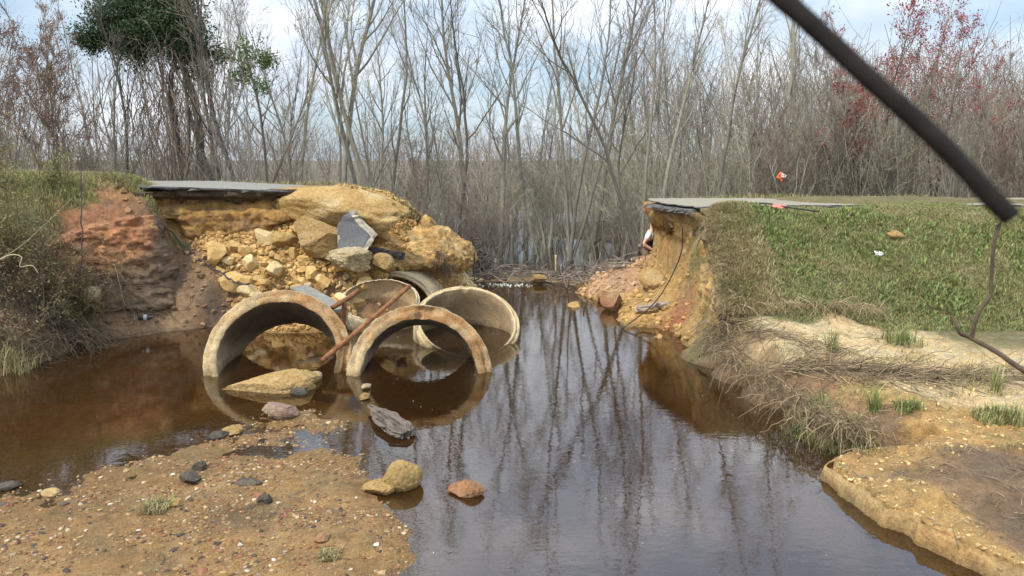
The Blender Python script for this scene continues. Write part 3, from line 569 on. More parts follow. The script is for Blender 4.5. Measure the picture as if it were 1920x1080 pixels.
pp = sample_class((2.6, 6.5, 4.6, 10.3), 2500, 'ys', rng, .02)
_e = spline(EDGE_F, 300)[rng.integers(60, 290, 500)]+rng.normal(0, .07, (500, 2)); pp = np.concatenate([pp, np.column_stack([_e, gh(_e[:, 0], _e[:, 1])])]); pp = pp[pp[:, 2] > -.06]
scatter('clay_crumbs', pp, .012+.035*rng.random(len(pp))**3, np.array([(.5, .36, .16)])*rng.uniform(.6, 1.15, (len(pp), 1)), rng)

# ------------------------------------------------------------------ road slabs
def slab(name, poly, z, th, mt, label=None, seed=0, zf=None, jag=.07):
    """a broken sheet of asphalt with a ragged rim"""
    poly = np.asarray(poly, float); rng = np.random.default_rng(seed); pts = []
    for a, b in zip(poly, np.roll(poly, -1, 0)):
        n = max(2, int(np.linalg.norm(b-a)/.12)); t = np.linspace(0, 1, n, endpoint=False)[:, None]
        q = a+(b-a)*t; q[1:] += rng.normal(0, jag*.35, (n-1, 2)); pts.append(q)
    pts = np.vstack(pts); bm = bmesh.new()
    zt = z+(zf(pts[:, 0], pts[:, 1]) if zf else 0*pts[:, 0]); up = [bm.verts.new((p[0], p[1], zz)) for p, zz in zip(pts, zt)]
    mid = [bm.verts.new((p[0]+rng.normal(0, .012), p[1]+rng.normal(0, .012), zz-th*.45)) for p, zz in zip(pts, zt)]
    cen = pts.mean(0); dn = [bm.verts.new((p[0]+(cen[0]-p[0])*.012+rng.normal(0, .02), p[1]+(cen[1]-p[1])*.012+rng.normal(0, .02), zz-th*rng.uniform(.85, 1.15))) for p, zz in zip(pts, zt)]
    f = bm.faces.new(up); g = bm.faces.new(dn[::-1]); n = len(up)
    for i in range(n):
        j = (i+1) % n; bm.faces.new((up[i], mid[i], mid[j], up[j])); bm.faces.new((mid[i], dn[i], dn[j], mid[j]))
    bmesh.ops.recalc_face_normals(bm, faces=bm.faces)
    for q_ in bm.faces:
        if q_ is not f: q_.material_index = 1
    bmesh.ops.triangulate(bm, faces=[f, g])
    me = bpy.data.meshes.new(name); bm.to_mesh(me); bm.free(); me.materials.append(mt); me.materials.append(M_asph_d); return link(name, me)
M_asph = plain('old_asphalt', (.25, .23, .19), .9, .35, 22, .5, .01); M_asph_d = plain('broken_asphalt', (.105, .10, .10), .9, .4, 25, .6, .012)
M_gravelroad = plain('gravel_road', (.22, .20, .155), .95, .4, 25, .5, .02)
fl = lambda x, y: -.045*(x+6.8)
s1 = slab('road', [(-6.85, 13.80), (-6.3, 13.93), (-5.4, 14.12), (-4.6, 14.24), (-3.98, 14.62), (-3.78, 15.5), (-3.72, 17.0), (-6.8, 17.1), (-30, 17.4), (-30, 15.2), (-8.2, 14.7)], 2.43, .06, M_asph, seed=3, zf=lambda x, y: np.where(x > -6.9, -.045*(x+6.85), .0)-.0*y)
tag(s1, kind='structure')
s2 = slab('road', [(3.34, 13.28), (3.0, 14.2), (2.86, 15.4), (2.96, 16.25), (3.6, 16.35), (12, 16.5), (45, 17), (45, 14.2), (12, 13.9), (4.4, 13.75)], 2.075, .05, M_gravelroad, seed=4); tag(s2, kind='structure')
s3 = slab('asphalt_ledge', [(3.24, 13.32), (2.92, 14.3), (2.80, 15.3), (3.1, 15.6), (3.9, 14.9), (3.8, 13.7)], 2.02, .09, M_asph_d, seed=5, jag=.12)
tag(s3, 'dark broken asphalt layer jutting from under the pale road on the clay pillar', 'asphalt')
# tilted asphalt plate in the heap
def plate(name, front, th_vec, mt, label, cat, edge_mt=None):
    A = np.array([at(*p) for p in front]); n = len(A); cen = A.mean(0)
    sub = []
    for a, b in zip(A, np.roll(A, -1, 0)):
        for t in np.linspace(0, 1, 5, endpoint=False): sub.append(a+(b-a)*t+(np.random.default_rng(int(abs(a[0]*999)+t*50)).normal(0, .008, 3) if t else 0))
    A = np.array(sub); n = len(A); o0 = A.mean(0); B = A+np.array(th_vec); bm = bmesh.new()
    va_ = [bm.verts.new(p-o0) for p in A]; vb = [bm.verts.new(p-o0) for p in B]; f0 = bm.faces.new(va_); bm.faces.new(vb[::-1])
    sd = [bm.faces.new((va_[j], va_[i], vb[i], vb[j])) for i, j in ((i, (i+1) % n) for i in range(n))]
    bmesh.ops.recalc_face_normals(bm, faces=bm.faces)
    me = bpy.data.meshes.new(name)
    for f in sd: f.material_index = 1
    bm.to_mesh(me); bm.free(); me.materials.append(mt); me.materials.append(edge_mt or mt); o = link(name, me, None, o0); tag(o, label, cat); return o
plate('asphalt_slab', [(652, 396, 13.72), (668, 416, 13.74), (695, 443, 13.79), (676, 472, 13.57), (650, 478, 13.5), (634, 466, 13.48), (631, 426, 13.58), (640, 410, 13.64)], (.11, .10, .025), plain('dark_asphalt', (.115, .115, .118), .9, .35, 40, .4, .008), 'dark grey slab of asphalt tipped on edge against the boulders', 'asphalt slab', plain('asphalt_edge', (.36, .32, .25), .95, .5, 20, .6, .02))
# dark plank in the heap
def beam(name, a, b, w_, h_, mt, label, cat, bend=0, seed=0, n=14, rough=.012):
    a, b = np.asarray(a), np.asarray(b); P_ = spline(np.stack([a, (a+b)/2+np.array([0, 0, bend]), b]), n); T = (b-a)/np.linalg.norm(b-a)
    S_ = np.cross(T, [0, 0, 1]); S_ /= np.linalg.norm(S_); U_ = np.cross(S_, T); rng = np.random.default_rng(seed)
    prof = np.array([(-.5, -.5), (0, -.52), (.5, -.5), (.52, 0), (.5, .5), (0, .53), (-.5, .5), (-.52, 0)]); V = []
    for p in P_: V.append(p+(prof[:, :1]*w_)*S_+(prof[:, 1:]*h_)*U_+rng.normal(0, rough, (8, 3)))
    V = np.array(V); I = np.arange(n*8).reshape(n, 8); J = np.roll(I, -1, 1)
    F = [np.stack([I[:-1], J[:-1], J[1:], I[1:]], -1).reshape(-1, 4), np.array([I[0][::-1], I[-1]])]
    o0 = V.reshape(-1, 3).mean(0); o = link(name, mesh(name, V.reshape(-1, 3)-o0, F, None, False, [mt]), None, o0); tag(o, label, cat); return o
M_darkwood = plain('dark_wet_wood', (.04, .032, .028), .85, .4, 9, .6, .02, scl=(.5, 3, 3)); M_greywood = plain('weathered_wood', (.26, .22, .18), .9, .45, 8, .7, .02, scl=(.6, 4, 4))
beam('plank', at(684, 467, 14.0), at(757, 480, 14.3), .2, .13, M_darkwood, 'black rotten plank lying across the sand above the pipes', 'plank', seed=1)
beam('plank', at(560, 538, 12.95), at(638, 582, 12.3), .34, .05, plain('grey_board', (.19, .18, .16), .85, .3, 9, .4, .01), 'grey flat board lying on the rubble behind the big pipe', 'board', seed=2, rough=.004)

# ------------------------------------------------------------------ concrete pipes
def concrete(name, base, rust, seed):
    m, N, L, P = mat(name); P.inputs['Roughness'].default_value = .92; P.inputs['Specular IOR Level'].default_value = .25
    a = N.new('ShaderNodeAttribute'); a.attribute_name = 'Col'
    c = N.new('ShaderNodeTexCoord'); mp = N.new('ShaderNodeMapping'); mp.inputs['Location'].default_value = (seed, seed*2, 0); L.new(c.outputs['Object'], mp.inputs['Vector']); v = mp.outputs['Vector']
    t1 = tex(N, L, 'ShaderNodeTexNoise', 2.6, 7, .65, vec=v); t2 = tex(N, L, 'ShaderNodeTexNoise', 55, 4, .7, vec=v); vo = tex(N, L, 'ShaderNodeTexVoronoi', 42, vec=v)
    k = mul(N, L, a.outputs['Color'], ramp(N, L, t1.outputs['Fac'], grey(.6, 1.25)).outputs['Color'])
    k = mul(N, L, k, ramp(N, L, t2.outputs['Fac'], grey(.45, 1.4)).outputs['Color'])
    k = mul(N, L, k, ramp(N, L, vo.outputs['Distance'], [(.0, (.42, .37, .32)), (.32, (1.12, 1.12, 1.12))]).outputs['Color'], .85); L.new(k, P.inputs['Base Color'])
    p = bump(N, L, P, t1.outputs['Fac'], .4, .03); p = bump(N, L, P, vo.outputs['Distance'], .35, .012, p); bump(N, L, P, t2.outputs['Fac'], .5, .008, p); return m
M_conc = concrete('old_concrete', 0, 0, 1.0)
def pipe(name, c, yaw, tilt, Ro, Ri, Lp, label, seed=0, step=(.055, .55), chips=.02, bell=False, cfun=None, ang=(0, 360), rimf=None, joint=None, cat='pipe'):
    """a ring of concrete pipe; a tongue stands proud on the inner half of the rim; rimf(angle) cuts the rim back where it is broken"""
    rng = np.random.default_rng(seed); na = 150; a = np.radians(np.linspace(ang[0], ang[1], na))
    full = ang[1]-ang[0] >= 360
    if full: a = a[:-1]; na -= 1
    st, sf = step; Rm = Ri+(Ro-Ri)*sf; rows = []; wall = []
    nl = 16; ax = np.linspace(0, 1, nl)
    # profile (r, y): outside back -> outside front -> rim -> tongue -> inside back
    prof = [(Ro, Lp*(1-t), 0) for t in ax]
    prof += [(Ro-.012, -.012, 1), ((Ro*2+Rm)/3, -.016, 1), ((Ro+2*Rm)/3, -.016, 1), (Rm+.004, -.014, 1), (Rm, -st*.5, 1), (Rm-.006, -st, 1), ((Rm+Ri)/2, -st-.006, 1), (Ri+.01, -st, 1), (Ri, -st+.014, 2)]
    prof += [(Ri, -st+.014+(Lp+st)*t, 2) for t in ax[1:]]
    prof += [((Ri+Ro)/2, Lp+.01, 1)]
    if joint:     # a raised joint ledge on the inside
        pr = []
        for r_, y_, k_ in prof:
            if k_ == 2 and y_ < joint: r_ = r_+.05
            pr.append((r_, y_, k_))
        prof = pr
    K = len(prof); V = np.zeros((K, na, 3)); kind = np.zeros((K, na))
    dr = np.array([np.sin(yaw)*np.cos(tilt), np.cos(yaw)*np.cos(tilt), -np.sin(tilt)]); rt = np.array([np.cos(yaw), -np.sin(yaw), 0]); up = np.cross(rt, dr)
    cut = rimf(np.degrees(a)) if rimf else 0*a
    for i, (r_, y_, k_) in enumerate(prof):
        q = np.stack([np.cos(a)*3+seed*7, np.sin(a)*3, np.full(na, y_*2.0+r_*4)], 1)
        rr = r_+chips*.5*fbm(q*2.5, 4); f = 1-np.clip(y_/Lp, 0, 1); yy = y_+cut*f+(chips*1.2*fbm(q*3.3+9, 4) if k_ == 1 else 0)
        if k_ == 1 and i > nl and i < K-1: yy = yy+chips*3*np.maximum(0, fbm(q*.8+21, 4)-.15)*2
        V[i] = rr[:, None]*(np.cos(a)[:, None]*rt+np.sin(a)[:, None]*up)+yy[:, None]*dr; kind[i] = k_
    I = np.arange(K*na).reshape(K, na); I2 = np.concatenate([I, I[:1]], 0)
    if full: J = np.roll(I2, -1, 1); F = np.stack([I2[:-1], I2[1:], J[1:], J[:-1]], -1).reshape(-1, 4)
    else:
        F = np.stack([I2[:-1, :-1], I2[1:, :-1], I2[1:, 1:], I2[:-1, 1:]], -1).reshape(-1, 4)
    Fs = [F]
    if not full: Fs += [I[:, 0][None, ::-1], I[:, -1][None]]
    Vw = V.reshape(-1, 3); ang_ = np.tile(np.degrees(a), K); kk = kind.ravel(); wz = Vw[:, 2]+c[2]
    n1 = fbm(Vw*2.3+seed*5, 4); n2 = fbm(Vw*6+seed, 3)
    conc = np.array((.45, .345, .195)); cl = np.tile(conc, (len(Vw), 1))
    insd = (kk == 2)[:, None]; cl = np.where(insd, np.array((.24, .175, .105)), cl); n3 = fbm(Vw*13+seed, 3); cl = cl*(1+.22*n3+.2*n1)[:, None]  # inner wall darker than the outside: interior shade put into the colour
    if cfun is not None: cl = cfun(cl, Vw, ang_, kk, wz, n1, n2)
    scum = (1-ss(.02, .12, wz+.05*n1))[:, None]*.6; cl = cl*(1-scum)+np.array((.16, .11, .05))*scum
    me = mesh(name, Vw, Fs, cl, True, [M_conc]); o = link(name, me, None, c); tag(o, label, cat)
    return o
def rusty(p_right=.9, top=.8):  # rust on the rim, painted shade on the inner wall
    def f(cl, V, an, kk, wz, n1, n2):
        rim = (kk == 1); rustw = np.clip(.25+p_right*np.clip(np.cos(np.radians(an-20)), 0, 1)**1.2+top*np.clip(np.sin(np.radians(an)), 0, 1)**3+1.0*n1, 0, 1)
        t = (rim*rustw*ss(-.6, .25, .6*n2+n1*.5))[:, None]; cl = cl*(1-t)+np.array((.28, .145, .055))*t
        dk = (rim*ss(.0, .35, -n1+.4*n2)*.25)[:, None]; cl = cl*(1-dk)+np.array((.16, .11, .06))*dk
        tp = ((kk == 0)*ss(-.1, .4, n1+.3))[:, None]*.4; cl = cl*(1-tp)+np.array((.40, .33, .22))*tp
        ins = ((kk == 2)*ss(-.1, .5, np.sin(np.radians(an))+.3*n1))[:, None]*.75; cl = cl*(1-ins)+np.array((.055, .038, .024))*ins  # crown of the inner wall painted nearly black as shade
        lo = ((kk == 2)*(1-ss(.0, .45, wz+.2*n1)))[:, None]*.6; cl = cl*(1-lo)+np.array((.42, .34, .22))*lo
        return cl
    return f
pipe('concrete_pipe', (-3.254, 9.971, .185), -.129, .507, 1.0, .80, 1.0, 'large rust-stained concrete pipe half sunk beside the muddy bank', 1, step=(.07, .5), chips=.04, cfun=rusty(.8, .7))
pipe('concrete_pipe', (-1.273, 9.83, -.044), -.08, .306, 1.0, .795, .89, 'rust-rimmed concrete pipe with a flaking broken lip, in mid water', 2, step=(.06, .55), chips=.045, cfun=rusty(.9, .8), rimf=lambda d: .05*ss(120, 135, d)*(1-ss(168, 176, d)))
def ctint_shade(cl, V, an, kk, wz, n1, n2):
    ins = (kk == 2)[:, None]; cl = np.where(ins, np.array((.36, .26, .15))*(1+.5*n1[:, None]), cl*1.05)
    lf = ((kk == 2)*ss(.1, .8, -np.cos(np.radians(an))+.4*n1))[:, None]*.65; return cl*(1-lf)+np.array((.12, .085, .05))*lf  # left inner wall darkened: its shade is painted into the colour
pipe('concrete_pipe', (-.733, 11.83, .278), -.226, .988, .869, .762, 2.0, 'pale clean-rimmed concrete pipe tilted into the open channel', 3, step=(.05, .45), chips=.02, cfun=ctint_shade)
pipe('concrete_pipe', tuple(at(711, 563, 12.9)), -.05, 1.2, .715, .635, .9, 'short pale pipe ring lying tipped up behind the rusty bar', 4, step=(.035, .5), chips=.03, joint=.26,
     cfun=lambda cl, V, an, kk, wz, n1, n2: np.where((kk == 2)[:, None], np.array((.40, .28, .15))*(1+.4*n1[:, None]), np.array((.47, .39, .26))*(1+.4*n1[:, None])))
pipe('concrete_pipe', (-2.38, 14.75, -.27), rad(10), .0, .95, .84, .85, 'buried concrete pipe coming out of the sand hump with a dark mouth', 5, step=(.04, .5), chips=.015, cfun=lambda cl, V, an, kk, wz, n1, n2: np.where((kk == 2)[:, None], np.array((.09, .07, .05)), np.array((.43, .34, .20))*(1+.25*n1[:, None])))  # inside painted near black, shade of the mouth in the colour
pipe('concrete_pipe', (-2.38+.88*math.sin(rad(10)), 14.75+.88*math.cos(rad(10)), -.275), rad(10), .0, .95, .84, 1.6, 'second length of concrete pipe joined behind the dark-mouthed one', 6, step=(.01, .5), chips=.012, cfun=lambda cl, V, an, kk, wz, n1, n2: np.where((kk == 2)[:, None], np.array((.09, .07, .05)), np.array((.46, .37, .23))*(1+.25*n1[:, None])))  # same painted shade inside as the length in front
# caps of sand over the buried pipe
def cap(px, py, Y, size, rot, seed, mt=None):
    V, F = rock_shape(seed, 6, 9, .12, .6); V = V*(1+.09*ridged(V*np.array([3.5, 3.5, 1.2])+seed, 5)+.05*fbm(V*9+seed, 4, .7))[:, None]; V = V*np.array(size)/2*1.08; Mx = np.array(Matrix.Rotation(rot[2], 3, 'Z') @ Matrix.Rotation(rot[1], 3, 'Y')); V = V@Mx.T; p = at(px, py, Y)
    n1 = fbm(V*3+seed, 4); n2 = fbm(V*7+seed, 4); c = lerp3((.48, .33, .14), (.33, .20, .07), ss(-.3, .3, n1))*(1+.5*n2)[:, None]; o = link('sand_mound', mesh('sand_mound', V, F, c, True, [M_cliff]), None, p); tag(o, kind='structure')
cap(765, 488, 15.75, (1.35, 1.5, .7), (0, .1, -.1), 201); cap(812, 472, 15.9, (1.3, 1.5, .95), (0, .35, -.6), 202); cap(845, 482, 16.3, (.75, 1.3, .8), (0, .5, -.6), 203); cap(803, 432, 16.0, (.45, .5, .62), (0, .2, 0), 204); cap(700, 492, 14.9, (.9, .7, .6), (0, 0, .3), 206)

# ------------------------------------------------------------------ rusty bars
def tubeobj(name, pts, r, mt, label, cat, n=24, S=10, taper=1.0, parent=None, wob=0, seed=0):
    P_ = spline(np.array(pts), n); rng = np.random.default_rng(seed)
    if wob: P_ = P_+wob*np.stack([fbm(P_*6+k*9+seed, 3) for k in range(3)], 1)
    R_ = np.linspace(r, r*taper, n); o0 = P_[0].copy() if parent is None else np.zeros(3)
    R_ = R_*(1+(.16*fbm(P_*30+seed, 3)+.35*np.maximum(0, fbm(P_*14+5, 2)-.25) if name in ('dead_branch', 'main_stem', 'side_shoot') else 0)); V, F = tubes((P_-o0)[None], R_[None], S, True); o = link(name, mesh(name, V, F, None, True, [mt]), parent, o0 if parent is None else None)
    if parent is None: tag(o, label, cat)
    return o
tubeobj('rusty_bar', [at(604, 676, 9.75), at(690, 604, 10.6), at(768, 536, 11.7)], .036, M_rust, 'long straight rusty steel bar leaning across the pipes', 'bar')
rb = empty('rusty_bracket', at(648, 565, 11.9)); tag(rb, 'short rusty bent pipe piece with a post behind the big pipe', 'bracket'); rl = np.array(rb.location)
tubeobj('arm', [at(623, 577, 11.7)-rl, at(650, 561, 11.95)-rl, at(672, 545, 12.2)-rl], .043, M_rust, None, None, parent=rb); tubeobj('post', [at(646, 566, 11.9)-rl, at(643, 612, 11.9)-rl], .042, M_rust, None, None, parent=rb, n=6)

# ------------------------------------------------------------------ cables, sticks, logs, litter
tubeobj('cable', [at(1292, 424, 12.9)-np.array([.12, 0, 0]), at(1278, 470, 12.9), at(1258, 520, 12.95), at(1225, 570, 12.9), at(1168, 616, 12.55)], .011, M_black, 'thin dark cable hanging from the grassy bank to the water', 'cable', n=40, S=6)
tubeobj('cable', [at(296, 412, 13.4), at(330, 445, 13.5), at(372, 485, 13.5), at(415, 512, 13.3), at(440, 528, 13.1), at(470, 532, 13.0)], .016, M_black, 'dark root-like cable running down the rubble from the cut bank', 'cable', n=50, S=6, wob=.05)
beam('log', at(1192, 584, 13.2)+[0, 0, .05], at(1292, 576, 13.3)+[0, 0, .05], .12, .09, M_greywood, 'grey weathered log lying on the small beach', 'log', bend=.03, seed=3, rough=.02)
# floating bark log
a_, b_ = atz(694, 764, .05), atz(762, 818, .03); n = 40; P_ = spline(np.stack([a_, b_]), n); T = (b_-a_)/np.linalg.norm(b_-a_); S_ = np.cross(T, [0, 0, 1]); U_ = np.cross(S_, T); aa = np.arange(28)*2*PI/28
V = []
LC = []
n = 70; P_ = spline(np.stack([a_, b_]), n); aa = np.arange(72)*2*PI/72; rng = np.random.default_rng(4)
for i, p in enumerate(P_):
    t = i/(n-1); rw = .10*(.25+.75*ss(0, .5, t))*(1-.45*ss(.9, 1, t)); q = np.stack([np.cos(aa), np.sin(aa), np.full(72, t*1.7)], 1)
    g1 = ridged(q*np.array([3.6, 3.6, 1.1]), 3); g2 = fbm(q*np.array([2, 2, 3.5]), 3); st = np.round(3*g2+1.2*g1)/3; rr = rw*(1+.42*st+.16*g1)
    V.append(p+rr[:, None]*(np.cos(aa)[:, None]*S_*1.15+np.sin(aa)[:, None]*U_*.62)+np.array([0, 0, .02])+T*(.06*g2[:, None]))
    LC.append(np.array((.075, .06, .048))*np.clip(.25+1.5*ss(-.5, .7, st+.5*g1)+.35*g2, .12, 2.2)[:, None])
V = np.array(V); I = np.arange(n*72).reshape(n, 72); J = np.roll(I, -1, 1); o0 = V.reshape(-1, 3).mean(0)
o = link('driftwood_log', mesh('driftwood_log', V.reshape(-1, 3)-o0, [np.stack([I[:-1], J[:-1], J[1:], I[1:]], -1).reshape(-1, 4), np.array([I[0][::-1], I[-1]])], np.concatenate(LC), False, [M_twig]), None, o0)
tag(o, 'flaky grey-brown bark log floating before the broken pipe', 'log')
# bottle on the mud
bt = empty('bottle', at(275, 600, 12.25), (0, 0, .3)); tag(bt, 'dark plastic bottle lying on the mud shore', 'bottle')
prf = [(0, -.13), (.04, -.13), (.048, -.12), (.048, .03), (.042, .06), (.02, .1), (.016, .13), (0, .13)]; V = []; aa = np.arange(14)*2*PI/14
for r_, x_ in prf: V.append(np.stack([np.full(14, x_), r_*np.cos(aa), .045+r_*np.sin(aa)], 1))
V = np.array(V); I = np.arange(len(prf)*14).reshape(len(prf), 14); J = np.roll(I, -1, 1)
link('body', mesh('body', V.reshape(-1, 3), np.stack([I[:-1], J[:-1], J[1:], I[1:]], -1).reshape(-1, 4), None, True, [plain('dark_plastic', (.015, .014, .016), .15, .2, 5, .05, .01)]), bt)
V2 = V.copy()[2:4]; V2[..., 0] = V2[..., 0]*.35; V2[..., 1:] = (V2[..., 1:]-[0, .045])*1.03+[0, .045]; link('wrapper', mesh('wrapper', V2.reshape(-1, 3), np.stack([I[:1], J[:1], J[1:2], I[1:2]], -1).reshape(-1, 4), None, True, [plain('faded_film', (.4, .4, .42), .4)]), bt)
# litter
def scrap(name, p, w_, h_, mt, label, cat, rot=(0, 0, 0), crumple=.3, seed=0, n=9, bits=None):
    u, v = np.meshgrid(np.linspace(-.5, .5, n), np.linspace(-.5, .5, n)); q = np.stack([u.ravel()*3+seed, v.ravel()*3, np.zeros(n*n)], 1)
    V = np.stack([u.ravel()*w_, crumple*min(w_, h_)*fbm(q, 3), v.ravel()*h_], 1); V[:, 0] += .12*w_*fbm(q+5, 2); V[:, 2] += .12*h_*fbm(q+8, 2)
    I = np.arange(n*n).reshape(n, n); F = np.stack([I[:-1, :-1], I[:-1, 1:], I[1:, 1:], I[1:, :-1]], -1).reshape(-1, 4); V2 = V+np.array([0, .004, 0])
    rim = np.concatenate([I[0], I[1:, -1], I[-1, -2::-1], I[-2:0:-1, 0]]); rj = np.roll(rim, -1)
    Vt = np.vstack([V, V2]); Ft = np.concatenate([F, F[:, ::-1]+n*n, np.stack([rj, rim, rim+n*n, rj+n*n], -1)])
    o = link(name, mesh(name, Vt, Ft, None, True, [mt]), None, p); o.rotation_euler = rot; tag(o, label, cat); return o, V, I
scrap('litter', at(1648, 481, 11.9)+[0, 0, .05], .14, .09, plain('white_paper', (.8, .8, .78), .6, .1), 'small crumpled white scrap on the grassy slope', 'litter', (-.9, 0, .1), .6, 3)
scrap('litter', at(695, 380, 15.2)+[0, 0, .05], .12, .06, plain('pale_paper', (.7, .68, .62), .6, .1), 'tiny pale scrap on top of the sand hump', 'litter', (-.9, 0, .4), .5, 5)
osn, Vs, Is = scrap('warning_flag', at(1465, 331, 18.2), .185, .185, plain('orange_vinyl', (.72, .15, .06), .5, .25, 12), 'torn orange flag with white patch caught in the brush', 'flag', (0, .55, .1), .35, 9)
def patch(rng_u, rng_v, mt, nm, off):
    sub = Is[rng_v[0]:rng_v[1], rng_u[0]:rng_u[1]]; V = Vs[sub.ravel()]+np.array([0, -off, 0]); h_, w_ = sub.shape; I = np.arange(h_*w_).reshape(h_, w_)
    V2 = V-np.array([0, .003, 0]); link(nm, mesh(nm, V2, np.stack([I[:-1, :-1], I[:-1, 1:], I[1:, 1:], I[1:, :-1]], -1).reshape(-1, 4), None, True, [mt]), osn)
patch((3, 9), (4, 9), plain('white_vinyl', (.82, .78, .72), .5, .1), 'white_patch', .003); patch((4, 6), (5, 7), plain('black_print', (.05, .04, .04), .5, .1), 'dark_mark', .007); patch((6, 8), (6, 8), plain('black_print', (.05, .04, .04), .5, .1), 'dark_mark', .007)
tubeobj('metal_rod', [at(1392, 386, 13.55)+[0, 0, .05], at(1440, 388, 13.4)+[0, 0, .06], at(1470, 394, 13.1)+[0, 0, .06], at(1535, 401, 12.9)+[0, 0, .04]], .016, M_black, 'thin dark rod lying on the grass by the gravel road', 'rod', n=30, S=6)
o, _, _ = scrap('plastic_strip', at(1462, 392, 13.12)+[0, 0, .05], .26, .08, plain('pink_plastic', (.62, .2, .15), .5, .15), 'faded red plastic strip beside the dark rod', 'litter', (-.8, .12, 0), .3, 12)
tubeobj('sapling', [at(1470, 384, 18.25)-[0, 0, .3], at(1471, 345, 18.25), at(1466, 310, 18.25), at(1470, 240, 18.3), at(1460, 170, 18.4)], .016, M_bark[2], 'thin leafless sapling that holds the torn orange flag', 'sapling', n=30, S=5, taper=.35, wob=.05)
# black stump and stake in the flooded gap
tubeobj('snag', [at(961, 500, 18.6), at(960, 470, 18.6), at(961, 440, 18.6)], .055, M_bark[2], 'short black upright snag behind the stick dam', 'snag', n=10, S=7, taper=.7)
tubeobj('stake', [at(1042, 512, 18.0), at(1042, 478, 18.0)], .022, plain('pale_stake', (.5, .36, .2), .8), 'pale wooden stake at the stick dam', 'stake', n=6, S=6)
tubeobj('reed_pole', [at(889, 545, 16.3), at(890, 500, 16.4), at(889, 470, 16.4)], .014, M_bark[2], 'thin bare rod standing in the water by the brush pile', 'stick', n=8, S=5)
# dam of sticks and brush pile
rng = np.random.default_rng(21)
def sticks(name, cpts, spread, n, L0, r0, colr, rng, flatk=.25, zup=.12, K=6, curv=.12):
    cpts = np.array(cpts); ci = rng.integers(0, len(cpts), n); fr_ = rng.random((n, 1)); a = cpts[ci]; b = cpts[np.minimum(ci+1, len(cpts)-1)]; c = a+(b-a)*fr_+rng.normal(0, 1, (n, 3))*np.array(spread); gk = gh(c[:, 0], c[:, 1]); c[:, 2] = np.maximum(c[:, 2], gk+.02) if flatk > .1 else gk+.008
    d = rng.normal(size=(n, 3))*np.array([1, .8, flatk]); d /= np.linalg.norm(d, axis=1)[:, None]; Ls = L0*rng.uniform(.35, 1.3, n)*np.where((flatk > .1) | (gk > .03), 1, .02); t = np.linspace(-.5, .5, K)
    bend = rng.normal(size=(n, 1, 3))*curv*Ls[:, None, None]*(1-(2*t[None, :, None])**2)
    Pp = c[:, None]+d[:, None]*(Ls[:, None]*t[None])[..., None]+bend; Pp[..., 2] = np.maximum(Pp[..., 2], .01)
    V, F = tubes(Pp, (r0*rng.uniform(.5, 1.5, n))[:, None]*np.linspace(1.1, .5, K)[None], 4)
    cc = np.array(colr)*rng.uniform(.6, 1.4, (n, 1)); o = link(name, mesh(name, V, F, np.repeat(cc, K*4, 0), True, [M_twig])); tag(o, kind='stuff'); return o
sticks('driftwood', [(-1.2, 18.2, .06), (-.4, 18.3, .06), (.5, 18.1, .06), (1.2, 17.9, .08), (1.9, 17.6, .1), (2.4, 17.6, .25)], (.3, .35, .05), 330, .95, .010, (.20, .165, .13), rng)
sticks('brush_pile', [(-1.2, 17.9, .25), (-1.4, 18.3, .6), (-1.2, 18.8, .4), (-.9, 18.0, .2)], (.22, .3, .2), 420, 1.0, .011, (.085, .07, .055), rng, .5)
tag(sticks('driftwood', [(2.2, 16.9, .5), (2.7, 16.6, .55), (1.6, 16.8, .25)], (.3, .3, .05), 60, .8, .012, (.2, .16, .13), rng), kind='stuff')
# foam flecks
rng = np.random.default_rng(8); n = 170; x = rng.uniform(-2.5, 2.6, n); y = 5+11*rng.random(n)**1.4; ok = gh(x, y) < -.05; p = np.stack([x[ok], y[ok], np.full(ok.sum(), .004)], 1)
p2 = np.stack([rng.uniform(-.9, .5, 90), 17.1+rng.normal(0, .12, 90), np.full(90, .005)], 1)
V, F = quads(np.concatenate([p, p2]), np.concatenate([rng.uniform(.004, .012, len(p)), rng.uniform(.012, .05, 90)]), rng, 1.3, .97); o = link('foam', mesh('foam', V, F, np.tile((.75, .73, .68), (len(V), 1)), False, [M_pebble])); tag(o, kind='stuff')

# ------------------------------------------------------------------ grass, roots, straw
def blades(name, pts, hgt, cols, rng, lean=.5, wid=.006, kind='stuff', mt=None):
    n = len(pts); az = rng.uniform(0, 2*PI, n); d = np.stack([np.cos(az), np.sin(az), 0*az], 1); sd = np.stack([-np.sin(az), np.cos(az), 0*az], 1)*(wid*rng.uniform(.6, 1.5, n))[:, None]
    ln = (np.abs(rng.normal(lean, .3, n))*hgt)[:, None]; up = np.array([0, 0, 1.])*hgt[:, None]
    m1 = pts+up*.55+d*ln*.3; tp = pts+up*np.clip(1-.25*ln/hgt[:, None], .2, 1)+d*ln
    V = np.stack([pts-sd, pts+sd, m1-sd*.75, m1+sd*.75, tp], 1).reshape(-1, 3); b = np.arange(n)[:, None]*5
    o = link(name, mesh(name, V, [b+np.array([0, 1, 3, 2]), b+np.array([2, 3, 4])], np.repeat(cols, 5, 0), True, [mt or M_grass])); tag(o, kind=kind); return o
rng = np.random.default_rng(31)
def gcol(pts, rng, green=.5, seed=0):
    n1 = fbm(pts*np.array([1.1, 1.4, 1])+seed, 3); n2 = fbm(pts*3.1+seed+9, 3); g = np.clip(green+.6*n1+.35*n2+rng.normal(0, .22, len(pts)), 0, 1)[:, None]
    gr = np.array([(.15, .21, .06)]); gr2 = np.array([(.27, .295, .11)]); dr = np.array([(.40, .32, .17)]); mixk = rng.random((len(pts), 1))
    return ((gr*mixk+gr2*(1-mixk))*g+dr*(1-g))*rng.uniform(.7, 1.25, (len(pts), 1))
